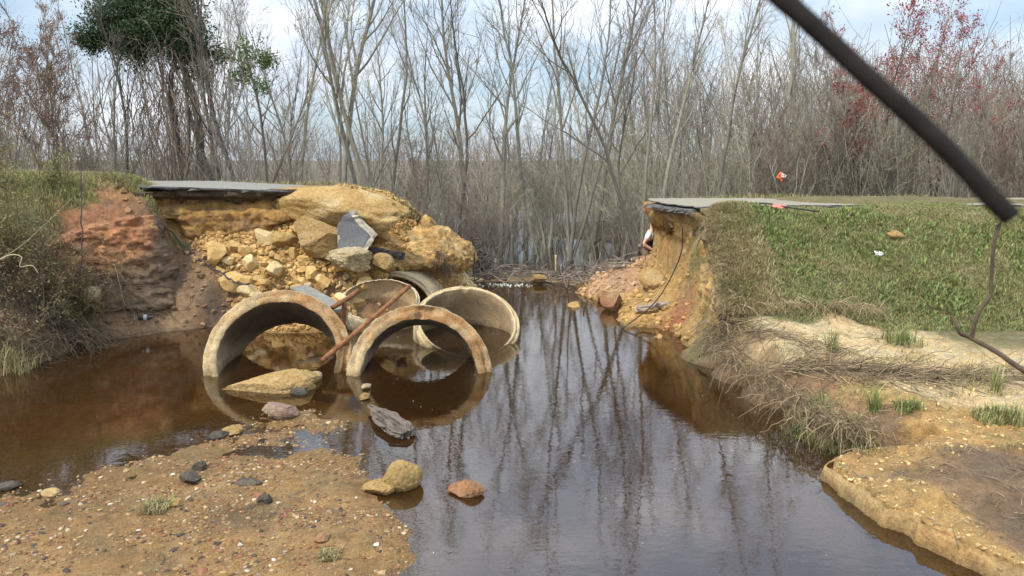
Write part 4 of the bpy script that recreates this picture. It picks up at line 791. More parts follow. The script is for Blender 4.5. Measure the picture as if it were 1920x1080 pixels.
x = rng.uniform(3.1, 10.5, 150000); y = rng.uniform(10.1, 14.0, 150000); c = gcls(x, y)[:, KEYS.index('g')]; z = gh(x, y)
ok = (rng.random(len(x)) < np.clip((c-.25)*1.8, 0, 1)) & (z > .5) & ((x > 3.35) | (y < 13.2)); pts = np.stack([x, y, z], 1)[ok]
pd = 1-np.clip(fbm(pts*2.0+50, 3)*2.0, 0, .75); pts = pts[rng.random(len(pts)) < pd]
blades('grass', pts, (.028+.048*rng.random(len(pts)))*np.interp(pts[:, 1], [12.6, 13.2], [1, .5])*np.clip(.9+.9*fbm(pts*2.0, 3), .35, 1.6), gcol(pts, rng, .60), rng, .7, .0055)
# right verge behind road, left plateau
x = rng.uniform(3.4, 30, 26000); y = rng.uniform(16.6, 18.0, 26000); pts = np.stack([x, y, gh(x, y)], 1); blades('grass', pts, .06+.10*rng.random(len(pts)), gcol(pts, rng, .45, 4), rng, .5, .008)
x = rng.uniform(-14, -5.6, 60000); y = rng.uniform(12.2, 15.2, 60000); c = gcls(x, y)[:, KEYS.index('g')]; z = gh(x, y); ok = (rng.random(len(x)) < np.clip((c-.2)*1.6, 0, 1)) & ~((x > -6.95) & (y > 13.75)) & (z > 1.5); pts = np.stack([x, y, z], 1)[ok]
blades('grass', pts, (.05+.10*rng.random(len(pts))), gcol(pts, rng, .5, 7), rng, .6, .007)
x = rng.uniform(-16, -1.4, 30000); y = rng.uniform(15.6, 18.4, 30000); z = gh(x, y); ok = ((y > 17.15) | (x > -3.6)) & (z > 1.2) & ((x < -3.6) | (y > 15.9-.35*(x+3.6)*0+.3)); pts = np.stack([x, y, z], 1)[ok]
blades('grass', pts, (.05+.10*rng.random(len(pts))), gcol(pts, rng, .4, 9), rng, .6, .008)
# straw and hanging roots along the near sand bank and the pillar's grass lip
def strands(name, base, out, n, L0, r0, colr, rng, droop=.8, K=7, jitter=.12, along=.7, mt=None, S=3, zmin=.0):
    """base: polyline (x,y,z) of the edge, out: unit direction away from the bank"""
    E = spline(base, 200); i = rng.integers(0, 199, n); p0 = E[i]+rng.normal(0, jitter, (n, 3))*np.array([1, 1, .35]); O = spline(out, 200)[i][:, :3]
    d = O*rng.uniform(.1, 1, (n, 1))+rng.normal(0, along, (n, 3))*np.array([1, 1, .4]); d /= np.linalg.norm(d, axis=1)[:, None]; Ls = (L0*rng.uniform(.3, 1.3, n))[:, None]
    t = np.linspace(0, 1, K)[None]; Pp = p0[:, None]+d[:, None]*(Ls*t)[..., None]; Pp[..., 2] += (-(droop*rng.uniform(.2, 1.2, (n, 1)))*Ls*t**1.8)
    Pp = Pp+rng.normal(0, 1, Pp.shape)*(.035*Ls*t)[..., None]; g = gh(Pp[..., 0].ravel(), Pp[..., 1].ravel()).reshape(n, K); Pp[..., 2] = np.maximum(Pp[..., 2], np.maximum(g+.008, zmin))
    V, F = tubes(Pp, (r0*rng.uniform(.5, 1.4, n))[:, None]*np.linspace(1, .45, K)[None], S); cc = np.array(colr)[rng.integers(0, len(colr), n)]*rng.uniform(.6, 1.35, (n, 1))
    o = link(name, mesh(name, V, F, np.repeat(cc, K*S, 0), True, [mt or M_dry])); tag(o, kind='stuff'); return o
straw2 = [(.26, .19, .11), (.14, .10, .06), (.09, .065, .04), (.36, .28, .16), (.19, .14, .08)]; straw = [(.34, .26, .15), (.26, .19, .11), (.40, .31, .19), (.17, .12, .07)]
def edge(pts, lift=.05): return [np.array(atz(*p)) if len(p) == 2 else np.array(at(*p)) for p in pts]
eb = edge([(1345, 605, 10.35), (1350, 640, 9.85), (1390, 680, 9.05), (1450, 715, 8.4), (1500, 755, 7.7), (1560, 790, 7.2), (1640, 800, 7.0)])
strands('dry_roots', eb, [(-.9, -.3, .2), (-.8, -.5, .2), (-.6, -.7, .2), (-.5, -.8, .2), (-.5, -.8, .15), (-.4, -.9, .1), (-.1, -1, .1)], 1500, .25, .0038, straw2, rng, .9, jitter=.13)
eb2 = edge([(1350, 600, 10.3), (1420, 625, 9.8), (1520, 645, 9.3), (1560, 700, 8.45), (1700, 715, 8.2), (1800, 712, 8.2), (1930, 705, 8.3)])
strands('dry_straw', eb2, [(.6, -.3, .3)]*7, 650, .45, .0042, straw2, rng, .55, jitter=.10, along=.6)
eb3 = edge([(1440, 690, 8.8), (1560, 690, 8.6), (1680, 708, 8.3), (1800, 715, 8.2), (1930, 712, 8.2)])
strands('dry_straw', eb3, [(1, .05, .25)]*5, 700, .8, .004, straw2, rng, .45, jitter=.07, along=.22)
x = rng.uniform(2.9, 4.3, 60000); y = rng.uniform(10.2, 13.6, 60000); dd = seg_dist(x, y, EDGE_R); ok = inside(x, y, POLY_R) & (dd < .9) & (rng.random(60000) < .75-.7*dd) & ~((y > 13.2) & (x < 3.45)); pts = np.stack([x, y, gh(x, y)], 1)[ok]; pts[:, 2] = np.maximum(pts[:, 2], high_r(0, pts[:, 1])-.02)
blades('grass', pts, .05+.08*rng.random(len(pts)), gcol(pts, rng, .18, 14), rng, .9, .005)
eb4 = [np.array([x, y, high_r(np.array([y]), np.array([y]))[0]+.02]) for x, y in EDGE_R[:4]]
strands('dry_roots', [np.array(p)+[.12, 0, 0] for p in eb4], [(-1, -.15, .3)]*4, 650, .22, .004, straw, rng, 1.3, jitter=.09, along=.45)
strands('dry_straw', [np.array([3.2, 10.5, .9]), np.array([4.5, 10.6, .85]), np.array([5.4, 10.5, .8])], [(-.2, -1, .2)]*3, 300, .3, .004, straw, rng, .8, jitter=.1, along=.6)
hl = [at(*a) for a in [(690, 388, 15.4), (725, 391, 15.6), (765, 401, 16.0), (785, 412, 16.0)]]
E9 = spline(np.array(hl), 60); p9 = E9[rng.integers(0, 60, 900)]+rng.normal(0, .09, (900, 3)); p9[:, 2] = np.maximum(gh(p9[:, 0], p9[:, 1]), p9[:, 2]-.05); blades('grass', p9, .05+.1*rng.random(900), gcol(p9, rng, .1)*.55, rng, .8, .008)
strands('dry_roots', hl, [(-.2, -1, .2)]*4, 380, .22, .006, [(.12, .085, .05), (.07, .05, .035), (.2, .15, .09)], rng, 1.4, jitter=.06)
strands('dry_roots', [at(825, 470, 15.3), at(838, 500, 15.3)], [(.2, -1, 0)]*2, 160, .30, .006, [(.16, .11, .07), (.09, .065, .045)], rng, 1.4, jitter=.06)
# green tufts on the bank
def tuft(px, py, Y, label, n=120, h=.22, r=.10, green=.8, name='grass_tuft', wid=.006, group=None, seed=0, lean=.6):
    rng = np.random.default_rng(seed+int(px)); p = at(px, py, Y); p[2] = gh(p[:1], p[1:2])[0]; q = np.clip(rng.normal(0, r*.5, (n, 2)), -r*.75, r*.75); z = gh(p[0]+q[:, 0], p[1]+q[:, 1])-p[2]
    pts = np.column_stack([q, z]); o = blades(name, pts, h*rng.uniform(.4, 1.2, n), gcol(pts+p, rng, green), rng, lean, wid, None); o.location = p; tag(o, label, 'grass tuft', group); return o
for a in [(1470, 770, 7.5, 'low green leafy tuft at the overhanging corner of the bank', 500, .16, .34), (1520, 745, 7.85, 'mixed green and dry tuft above the overhanging corner', 300, .2, .22), (1585, 800, 7.15, 'dry tuft hanging over the inlet', 500, .2, .3), (1640, 765, 7.5, 'thin upright green grass clump in the bare sand', 60, .3, .08), (1700, 775, 7.35, 'low dull green tuft beside the thin upright grass', 160, .16, .15),
          (1560, 660, 9.2, 'spiky green grass clump beside the straw line', 60, .34, .08), (1690, 640, 9.7, 'straggly brown weed clump on pale sand', 140, .28, .25), (1865, 735, 7.7, 'upright bright green blades on white sand', 40, .32, .06), (1860, 785, 7.0, 'flat spreading green weed on the sand', 260, .10, .2), (1900, 790, 6.9, 'sparse tuft at the rim of the clay hollow', 120, .2, .15),
          (295, 980, 5.75, 'small olive tuft growing on the gravel bar', 260, .08, .13, .25), (620, 1075, 5.0, 'dark soggy tuft at the lower end of the gravel bar', 260, .04, .1, .0), (25, 690, 10.0, 'dark reedy tuft at the water under the scrub', 260, .32, .3, .35), (330, 440, 13.7, 'bright mossy tuft at the foot of the cut bank', 260, .14, .18)]:
    tuft(*a)
x = rng.uniform(2.7, 6.0, 9000); y = rng.uniform(6.2, 10.0, 9000); n1 = fbm(np.stack([x*1.6, y*1.6, 0*x], 1), 3); z = gh(x, y); ok = (n1 > .18) & (z > .12); pts = np.stack([x, y, z], 1)[ok]
blades('grass', pts, .03+.07*rng.random(len(pts)), gcol(pts, rng, .35, 12), rng, .8, .004)

rng = np.random.default_rng(61)
sticks('driftwood', [at(1560, 640, 9.6), at(1640, 730, 8.0), at(1720, 800, 7.0), at(1680, 900, 6.0), at(1850, 950, 5.5)], (.55, .5, .0), 260, .22, .0035, (.22, .165, .11), rng, .08)
sticks('driftwood', [at(200, 1000, 5.5), at(450, 960, 5.9), at(620, 980, 5.7)], (.5, .4, .0), 90, .16, .003, (.13, .10, .07), rng, .05)
cw_ = rng.uniform([3.6, 10.6], [9.5, 13.2], (60, 2)); pts = np.repeat(cw_, 70, 0)+rng.normal(0, .24, (4200, 2)); pts = np.column_stack([pts, gh(pts[:, 0], pts[:, 1])]); blades('grass', pts, .05+.09*rng.random(4200), np.array([(.17, .22, .07)])*rng.uniform(.6, 1.5, (4200, 1)), rng, .9, .012)

# ------------------------------------------------------------------ trees
def path(p0, d0, L, n, wander, tropism, rng):
    P_ = [p0]; d = d0/np.linalg.norm(d0); s = L/(n-1)
    for _ in range(n-1):
        d = d+rng.normal(0, wander, 3)+np.array([0, 0, tropism]); d /= np.linalg.norm(d); P_.append(P_[-1]+d*s)
    return np.array(P_)
def perp(d, az, ang):
    d = d/np.linalg.norm(d); a = np.cross(d, [.31, .87, .2]); a /= np.linalg.norm(a); b = np.cross(d, a)
    return d*math.cos(ang)+(a*math.cos(az)+b*math.sin(az))*math.sin(ang)
def lerp_path(P_, f): t = f*(len(P_)-1); i = min(int(t), len(P_)-2); return P_[i]+(P_[i+1]-P_[i])*(t-i), P_[i+1]-P_[i]
def make_tree(seed, Hh=11, r=.085, stems=1, limbs=14, first=.30, ang=(15, 36), l1=.30, b2=5, b3=4, lean=.10, wander=.06, trop=.06, tw=.0052, spread=.25, leaf=None, leafn=3, leafs=.05):
    rng = np.random.default_rng(seed); T = {}; C = {}; tips = []
    def put(D, P_, r0, r1): D.setdefault(len(P_), []).append((P_, np.linspace(r0, r1, len(P_))))
    for s in range(stems):
        az = rng.uniform(0, 6.28); ld = np.array([math.cos(az), math.sin(az), 0])*(lean if stems == 1 else spread*rng.uniform(.5, 1.2)); Hs = Hh*(1 if s == 0 else rng.uniform(.6, .95)); rs = r*(1 if s == 0 else rng.uniform(.5, .85))
        p0 = np.array([math.cos(az), math.sin(az), 0])*(0 if stems == 1 else r*1.2); tr_ = path(p0-np.array([0, 0, .15]), np.array([0, 0, 1.])+ld, Hs, 15, wander, trop*.6, rng); rr = rs*(1-np.linspace(0, 1, 15)**.9*.92); rr[0] *= 1.35; T.setdefault(15, []).append((tr_, rr))
        nl = max(3, int(limbs*(1 if s == 0 else .6)))
        for i in range(nl):
            f = first+(1-first)*((i+rng.random())/nl)**.85; f = min(f, .985); p, d = lerp_path(tr_, f); az2 = i*2.4+rng.normal(0, .5)
            Ll = Hs*l1*(1.15-f)*rng.uniform(.6, 1.3)+.35; dd = perp(d, az2, math.radians(rng.uniform(*ang))); lp = path(p, dd, Ll, 8, .10, .07, rng); r1 = min(rs*(1-f*.9)*.55, .012+.012*Ll); put(T if r1 > .018 else C, lp, r1, tw*.9)
            for j in range(max(2, int(b2*min(1.3, Ll/1.6+.35)))):
                f2 = rng.uniform(.18, 1); p2, d2 = lerp_path(lp, f2); L2 = Ll*rng.uniform(.22, .5)*(1.2-f2*.6); bp = path(p2, perp(d2, rng.uniform(0, 6.28), math.radians(rng.uniform(20, 50))), L2, 5, .13, .08, rng); put(C, bp, max(tw*1.2, r1*.35), tw*.8); tips.append(bp[-1])
                for k_ in range(b3):
                    p3, d3 = lerp_path(bp, rng.uniform(.15, 1)); L3 = L2*rng.uniform(.3, .7)+.05; tp = path(p3, perp(d3, rng.uniform(0, 6.28), math.radians(rng.uniform(15, 50))), L3, 4, .15, .08, rng); put(C, tp, tw, tw*.6); tips.append(tp[-1]); tips.append(tp[2])
    def build(D, S):
        mb = MB()
        for K, lst in D.items():
            V, F = tubes(np.array([a for a, _ in lst]), np.array([b for _, b in lst]), S); mb.add(V, F)
        return mb
    tm = build(T, 6); cm = build(C, 3); lf = None
    if leaf is not None:
        tips = np.array(tips); Cn = np.repeat(tips, leafn, 0)+rng.normal(0, leafs*1.6, (len(tips)*leafn, 3)); V, F = quads(Cn, leafs*rng.uniform(.5, 1.2, len(Cn)), rng); cl = np.array(leaf)[rng.integers(0, len(leaf), len(Cn))]*rng.uniform(.7, 1.3, (len(Cn), 1)); lf = (V, F, np.repeat(cl, 4, 0))
    return tm, cm, lf
bud_g = [(.20, .22, .07), (.26, .26, .10)]; bud_r = [(.33, .06, .065), (.25, .05, .055), (.38, .10, .09)]; bud_y = [(.30, .27, .12), (.24, .2, .1)]
SPEC = {
 'slim': [dict(seed=1), dict(seed=2, Hh=12, r=.10, limbs=18), dict(seed=3, Hh=10, first=.4, limbs=12, r=.07), dict(seed=4, Hh=11, lean=.2, wander=.08), dict(seed=5, Hh=9, r=.06, limbs=12, first=.35)],
 'tall': [dict(seed=11, Hh=13, r=.125, limbs=22, first=.22, l1=.32, b2=7, ang=(28, 50)), dict(seed=12, Hh=13, r=.12, limbs=20, first=.35, l1=.32, b2=7)],
 'fork': [dict(seed=21, stems=3, Hh=11, r=.10, spread=.22, limbs=12, first=.35), dict(seed=22, stems=2, Hh=12, r=.12, spread=.25, limbs=14), dict(seed=23, stems=4, Hh=9, r=.07, spread=.3, limbs=9)],
 'budding': [dict(seed=31, Hh=12, r=.11, limbs=20, leaf=bud_g, leafn=1, leafs=.035), dict(seed=32, stems=2, Hh=10, r=.08, limbs=14, leaf=bud_g, leafn=1, leafs=.035)],
 'shrub': [dict(seed=41, stems=8, Hh=4.0, r=.028, spread=.45, limbs=9, first=.2, b2=5, b3=4, l1=.35, tw=.0055), dict(seed=42, stems=10, Hh=3.2, r=.022, spread=.55, limbs=8, first=.2, b2=5, b3=4, l1=.4, tw=.0055), dict(seed=43, stems=7, Hh=5, r=.03, spread=.35, limbs=10, first=.2, b2=5, b3=4, l1=.35, tw=.0055)],
 'leafing': [dict(seed=45, stems=9, Hh=3.6, r=.022, spread=.35, limbs=9, first=.2, b2=5, b3=4, l1=.35, tw=.005, leaf=[(.26, .26, .10), (.32, .29, .13), (.22, .2, .1)], leafn=1, leafs=.03)],
 'redbud': [dict(seed=51, stems=3, Hh=6.5, r=.06, spread=.3, limbs=13, first=.3, l1=.36, b2=6, b3=4, leaf=bud_r, leafn=3, leafs=.045), dict(seed=52, stems=2, Hh=7.5, r=.07, spread=.2, limbs=15, first=.35, l1=.3, leaf=bud_r, leafn=2, leafs=.040)],
 'russet': [dict(seed=61, stems=5, Hh=5.5, r=.04, spread=.35, limbs=12, first=.2, b2=6, b3=6, l1=.36, tw=.006, leaf=[(.24, .13, .08), (.2, .11, .07)], leafn=1, leafs=.03)],
}
BK = {'slim': [0, 1, 0, 2, 1], 'tall': [1, 0], 'fork': [0, 1, 2], 'budding': [0, 1], 'shrub': [0, 2, 0], 'leafing': [0], 'redbud': [2, 0], 'russet': [0]}
TWM = {'slim': [0, 1, 0, 3, 1], 'tall': [1, 0], 'fork': [0, 1, 3], 'budding': [0, 1], 'shrub': [2, 3, 0], 'leafing': [1], 'redbud': [3, 2], 'russet': [2]}
PROTO = {}
for kind_, lst in SPEC.items():
    for i, sp in enumerate(lst):
        tm, cm, lf = make_tree(**sp); Hh = sp.get('Hh', 11); PROTO[(kind_, i)] = (tm.me('trunk', [M_bark[BK[kind_][i]]]), cm.me('crown', [M_tw[TWM[kind_][i]]]), mesh('leaves', lf[0], lf[1], lf[2], False, [M_leaf]) if lf else None, Hh)
rng = np.random.default_rng(77); NT = [0]
NAME = {'slim': 'bare_tree', 'tall': 'bare_tree', 'fork': 'forked_tree', 'budding': 'budding_tree', 'shrub': 'shrub', 'leafing': 'leafing_shrub', 'redbud': 'red_budding_tree', 'russet': 'russet_shrub'}
def tree(kind_, i, x, y, s=1.0, rot=None, tilt=(0, 0), label=None, cat='tree', group=None, z=None):
    tm, cm, lf, Hh = PROTO[(kind_, i)]; z = gh(np.array([x]), np.array([y]))[0] if z is None else z
    o = empty(NAME[kind_], (x, y, z), (tilt[1], tilt[0], rot if rot is not None else rng.uniform(0, 6.28))); o.rotation_mode = 'XYZ'
    # spin about the trunk first, then tip: Euler ZYX order
    o.rotation_mode = 'ZYX'; o.scale = (s, s, s*rng.uniform(.95, 1.1))
    link('trunk', tm, o); link('crown', cm, o)
    if lf: link('leaves', lf, o)
    tag(o, label, cat, group); NT[0] += 1; return o
def tpx(kind_, i, px, py, Y, s, label, tilt=(0, 0), rot=None, cat='tree', group=None):
    p = at(px, py, Y); g = gh(p[:1], p[1:2])[0]; return tree(kind_, i, p[0], Y, s, rot, tilt, label, cat, group, z=g)
# trees one can pick out in the photograph (tilt: + leans towards the right-hand bank)
tpx('tall', 0, 632, 350, 21.5, .88, 'thick straight pale trunk with wide limbs behind the end of the road slab', (-.01, 0), 0.4)
tpx('fork', 1, 735, 370, 22.5, 1.0, 'dark twin-trunked tree rising behind the long boulder', (-.08, 0), 1.2)
tpx('tall', 1, 890, 470, 23.5, .85, 'tall dark trunk at the water behind the brush pile', (-.01, 0), 2)
tpx('slim', 3, 852, 470, 22.5, .85, 'slender leaning dark tree next to the tall dark trunk', (.06, 0), 0)
tpx('budding', 0, 935, 470, 24, .9, 'yellow-green budding tree in the flooded wood', (.0, 0), 1)
tpx('slim', 1, 985, 480, 25, .95, 'pale slim tree leaning over the stick dam', (.1, 0), 2)
tpx('slim', 0, 1065, 480, 24, 1.0, 'straight pale pole of a tree above the pale stake', (-.05, 0), 3)
tpx('slim', 3, 1195, 495, 18.8, .8, 'dark crooked tree leaning far across the gap beside the seated person', (-.36, 0), .5)
tpx('slim', 2, 1204, 490, 18.9, .85, 'upright dark tree just behind the seated person', (-.05, 0), 2.5)
tpx('fork', 0, 1060, 490, 21.5, .8, 'clump of dark stems standing in the water beyond the dam', (.05, 0), 1)
tpx('tall', 1, 1110, 460, 27, .9, 'tall thin grey tree straight beyond the leaning crooked one', (.05, 0), 5)
tpx('fork', 1, 1420, 375, 23, .85, 'wide-branching bare tree beyond the orange flag', (-.02, 0), 4)
tpx('slim', 1, 1330, 375, 21, .8, 'bare tree with a broken white stub behind the clay pillar', (.03, 0), 4)
tpx('slim', 3, 470, 345, 20.5, .9, 'strongly bent dark tree behind the middle of the road slab', (-.2, 0), 3)
tpx('slim', 4, 550, 348, 20, 1.0, 'slender dark tree near the end of the road slab', (.04, 0), 2)
tpx('budding', 1, 700, 372, 21, 1.0, 'greenish budding clump above the sand hump', (.06, 0), 2)
tpx('redbud', 0, 1615, 375, 20.5, .95, 'red-budded tree full of crimson tips behind the gravel road', (0, 0), 0)
tpx('redbud', 1, 1690, 375, 21.5, .95, 'taller red-budded tree beside the crimson one', (.03, 0), 1)
tpx('redbud', 0, 1760, 378, 22.5, .9, 'broad red-budded tree near the dangling twig', (.06, 0), 2)
tpx('redbud', 1, 1590, 372, 24, .92, 'thin-topped tree with scattered red buds behind the dark stick', (-.04, 0), 3)
tpx('redbud', 1, 1840, 378, 25, .75, 'small red-budded tree behind the pale dangling twig', (0, 0), 5)
tpx('russet', 0, 30, 320, 17.5, .95, 'large russet feathery shrub beyond the scrubby bank', (0, 0), 0, 'shrub')
tpx('russet', 0, 110, 325, 19.0, .9, 'second russet shrub next to the large feathery one', (.05, 0), 2, 'shrub')
tpx('russet', 0, -60, 320, 16.5, .9, 'russet shrub half out of the frame', (0, 0), 4, 'shrub')
# the rest of the wood
def zone(px):
    return 0 if px < 300 else 1 if px < 620 else 2 if px < 850 else 3 if px < 1240 else 4
ZN = ['beyond the scrubby grass bank', 'behind the grey road slab', 'behind the sand hump', 'in the flooded gap', 'behind the gravel road']
KN = {'slim': 'slender bare grey tree', 'fork': 'bare many-stemmed tree', 'budding': 'faintly green budding tree', 'shrub': 'leafless tangled brown shrub', 'tall': 'stout bare tree'}
def wood(n, y0, y1, kinds, wts, s0, s1, seed):
    rng = np.random.default_rng(seed); got = []
    k = 0
    while len(got) < n and k < 9000:
        k += 1; y = rng.uniform(y0, y1); x = rng.uniform(-.80*y, .80*y)
        if y < 19.8 and (x < -3 or x > 2.5) : continue
        if any((x-a)**2+(y-b)**2 < .5 for a, b in got): continue
        got.append((x, y)); kd = rng.choice(kinds, p=wts); i = int(rng.integers(0, len(SPEC[kd]))); p = 960+FPX*x/(y*CT); zn = zone(p)
        tree(kd, i, x, y, rng.uniform(s0, s1)*float(np.interp(p, [-200, 60, 150, 1480, 1680], [.75, .8, 1, 1, .62])), rng.uniform(0, 6.28), (rng.normal(0, .07), rng.normal(0, .05)), f'{KN[kd]} {ZN[zn]}', 'shrub' if kd == 'shrub' else 'tree', f'{KN[kd]}s {ZN[zn]}')
wood(34, 20, 26, ['slim', 'fork', 'budding', 'shrub'], [.52, .25, .08, .15], .52, .80, 1)
wood(33, 26, 35, ['slim', 'fork', 'budding', 'tall'], [.55, .25, .12, .08], .58, .88, 2)
wood(16, 35, 47, ['slim', 'fork', 'budding'], [.5, .35, .15], .65, .95, 3)
def brush(n, x0, x1, y0, y1, s0, s1, seed):
    rng = np.random.default_rng(seed)
    for _ in range(n):
        x = rng.uniform(x0, x1); y = rng.uniform(y0, y1); p = 960+FPX*x/(y*CT); zn = zone(p); tree('shrub', int(rng.integers(0, 3)), x, y, rng.uniform(s0, s1), rng.uniform(0, 6.28), (rng.normal(0, .06), 0), f'{KN["shrub"]} {ZN[zn]}', 'shrub', f'{KN["shrub"]}s {ZN[zn]}')
def leafing(n, x0, x1, y0, y1, s0, s1, seed):
    rng = np.random.default_rng(seed)
    for _ in range(n):
        x = rng.uniform(x0, x1); y = rng.uniform(y0, y1); p = 960+FPX*x/(y*CT); zn = zone(p); tree('leafing', 0, x, y, rng.uniform(s0, s1), rng.uniform(0, 6.28), (rng.normal(0, .06), 0), f'pale yellow-green leafing shrub {ZN[zn]}', 'shrub', f'leafing shrubs {ZN[zn]}')
leafing(16, -3, 6, 23, 31, .7, 1.15, 14); leafing(16, 5, 17, 20, 28, .8, 1.2, 15); leafing(8, -14, -4, 20, 27, .5, .8, 16)
brush(15, 4, 17, 18.4, 22, .75, 1.05, 4); brush(10, -4, 0, 19.5, 23, .5, .8, 5); brush(12, -15, -5, 18.6, 22, .5, .8, 6)
# far thicket that reads as one mass
def thicket(name, n, x0, x1, y0, y1, h0, h1, colr, seed, r0=.016, tw=6, hmul=None):
    rng = np.random.default_rng(seed); x = rng.uniform(x0, x1, n); y = rng.uniform(y0, y1, n); z = gh(x, y); h = rng.uniform(h0, h1, n)*(hmul(x, y) if hmul else 1); K = 6; t = np.linspace(0, 1, K)
    ln = rng.normal(0, .16, (n, 2)); bd = rng.normal(0, .12, (n, 2)); Pp = np.zeros((n, K, 3)); Pp[..., 0] = x[:, None]+h[:, None]*(ln[:, :1]*t+bd[:, :1]*t**2); Pp[..., 1] = y[:, None]+h[:, None]*(ln[:, 1:]*t+bd[:, 1:]*t**2); Pp[..., 2] = z[:, None]-.1+h[:, None]*t
    Pp[:, 1:-1] += rng.normal(0, .05, (n, K-2, 3)); rr = r0*rng.uniform(.6, 1.7, n); V, F = tubes(Pp, rr[:, None]*np.linspace(1, .35, K)[None], 3); cc = np.array(colr)[rng.integers(0, len(colr), n)]*rng.uniform(.7, 1.3, (n, 1)); mb = MB(); mb.add(V, F, np.repeat(cc, K*3, 0))
    m_ = n*tw; si = np.repeat(np.arange(n), tw); f = rng.uniform(.2, .97, m_)*(K-1); i0 = f.astype(int); q = Pp[si, i0]+(Pp[si, np.minimum(i0+1, K-1)]-Pp[si, i0])*(f-i0)[:, None]
    d = rng.normal(size=(m_, 3))*np.array([.7, .7, .3])+np.array([0, 0, .75]); d /= np.linalg.norm(d, axis=1)[:, None]; Lt = h[si]*rng.uniform(.08, .3, m_); tt = np.linspace(0, 1, 4); Q = q[:, None]+d[:, None]*(Lt[:, None]*tt[None])[..., None]; Q[:, 1:] += rng.normal(0, .04, (m_, 3, 3)); Q[..., 2] += (.12*Lt)[:, None]*tt**2
    V, F = tubes(Q, (rr[si]*.5)[:, None]*np.linspace(1, .5, 4)[None], 3); mb.add(V, F, np.repeat(cc[si], 12, 0)); o = link(name, mb.me(name, [M_twig])); tag(o, kind='stuff')
gb = [(.25, .228, .18), (.31, .285, .215), (.19, .168, .132), (.25, .24, .155), (.27, .225, .175)]
thicket('thicket', 1450, -34, 42, 29, 54, 2.5, 5.5, gb, 1, hmul=lambda x, y: np.interp(x, [-20, -4, 1, 6, 14, 22], [.32, .32, .45, .75, 1.15, 1.35]))
thicket('thicket', 1000, 3.5, 24, 18.6, 26, 1.6, 3.8, gb, 2, .011)
thicket('thicket', 260, -4.5, 3.5, 21.5, 28, 1.0, 2.9, gb, 3, .009)
thicket('thicket', 450, -15, -2, 19, 25, .8, 2.4, gb+[(.25, .15, .11)], 4, .008)
thicket('thicket', 1500, 8, 70, 48, 80, 7, 11, [(.22, .18, .15), (.2, .2, .13), (.26, .2, .17)], 5, .03, 8); thicket('thicket', 1100, -60, 8, 48, 80, 2.4, 5.2, [(.24, .2, .17), (.26, .22, .19)], 6, .03, 8)

# vine-wrapped evergreen behind the left slab
def vine_tree():
    rng = np.random.default_rng(91); Y = 21.0; b = at(365, 335, Y); b[2] = gh(b[:1], b[1:2])[0]; o = empty('vine_covered_tree', b); tag(o, 'evergreen-topped tree smothered in brown vines behind the road slab', 'tree')
    L_ = lambda px, py, dy=0: at(px, py, Y+dy)-b
    tk = MB()
    for pts, r0 in (([L_(375, 345), L_(372, 230), L_(345, 130), L_(300, 50), L_(270, -60)], .13), ([L_(345, 345, .5), L_(330, 240, .4), L_(320, 150, .3), L_(345, 60, .3), L_(360, -40)], .10), ([L_(400, 345), L_(370, 260), L_(350, 190)], .08), ([L_(300, 50), L_(240, 35), L_(175, 70)], .05), ([L_(330, 130), L_(390, 100), L_(480, 125, -.4)], .04)):
        P_ = spline(np.array(pts), 16); V, F = tubes(P_[None], (r0*np.linspace(1, .4, 16))[None], 7); tk.add(V, F)
    link('trunk', tk.me('trunk', [M_bark[2]]), o)
    cs = []
    for px, py, r_, n in [(250, 40, .75, 26), (205, 60, .5, 14), (170, 75, .3, 7), (300, 50, .75, 22), (335, 90, .5, 10), (285, 10, .7, 18), (330, 10, .6, 12), (230, 0, .5, 10), (260, 85, .4, 9), (355, 60, .45, 9), (375, 100, .3, 6), (470, 110, .35, 2), (505, 125, .3, 2), (445, 140, .3, 2), (490, 150, .2, 1), (380, 140, .25, 3), (400, 100, .2, 2)]:
        c = L_(px, py); q = rng.normal(size=(n, 3)); q /= np.linalg.norm(q, axis=1)[:, None]; cs.append(np.column_stack([c+q*r_*rng.uniform(.3, 1.1, (n, 1)), np.full(n, .20 if r_ > .3 else .13)]))
    cs = np.concatenate(cs); k = 300; Cn = np.repeat(cs[:, :3], k, 0)+rng.normal(0, 1, (len(cs)*k, 3))*np.repeat(cs[:, 3], k)[:, None]; V, F = quads(Cn, .040*rng.uniform(.5, 1.4, len(Cn)), rng, 2.0); g = np.repeat(rng.uniform(.75, 1.25, len(cs)), k)[:, None]
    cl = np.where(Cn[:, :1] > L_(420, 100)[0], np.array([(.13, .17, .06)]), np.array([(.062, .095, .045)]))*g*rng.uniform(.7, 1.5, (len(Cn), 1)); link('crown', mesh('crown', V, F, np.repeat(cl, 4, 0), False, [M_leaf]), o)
    n = 270; px = rng.normal(322, 48, n); py0 = rng.uniform(60, 250, n); p0 = np.array([L_(a, c, d) for a, c, d in zip(px, py0, rng.normal(0, .6, n))]); K = 8; t = np.linspace(0, 1, K); Ls = rng.uniform(.6, 2.6, n); d = np.column_stack([rng.normal(.05, .28, n), rng.normal(0, .28, n), -np.ones(n)])
    Pp = p0[:, None]+d[:, None]*(Ls[:, None]*t)[..., None]+np.cumsum(rng.normal(0, .05, (n, K, 3)), 1); Pp[..., 2] = np.maximum(Pp[..., 2], .0); V, F = tubes(Pp, rng.uniform(.005, .014, n)[:, None]*np.ones(K)[None], 3); cl = np.array([(.20, .155, .125), (.26, .19, .155), (.15, .12, .095)])[rng.integers(0, 3, n)]
    link('vines', mesh('vines', V, F, np.repeat(cl, K*3, 0), True, [M_twig]), o)
vine_tree()

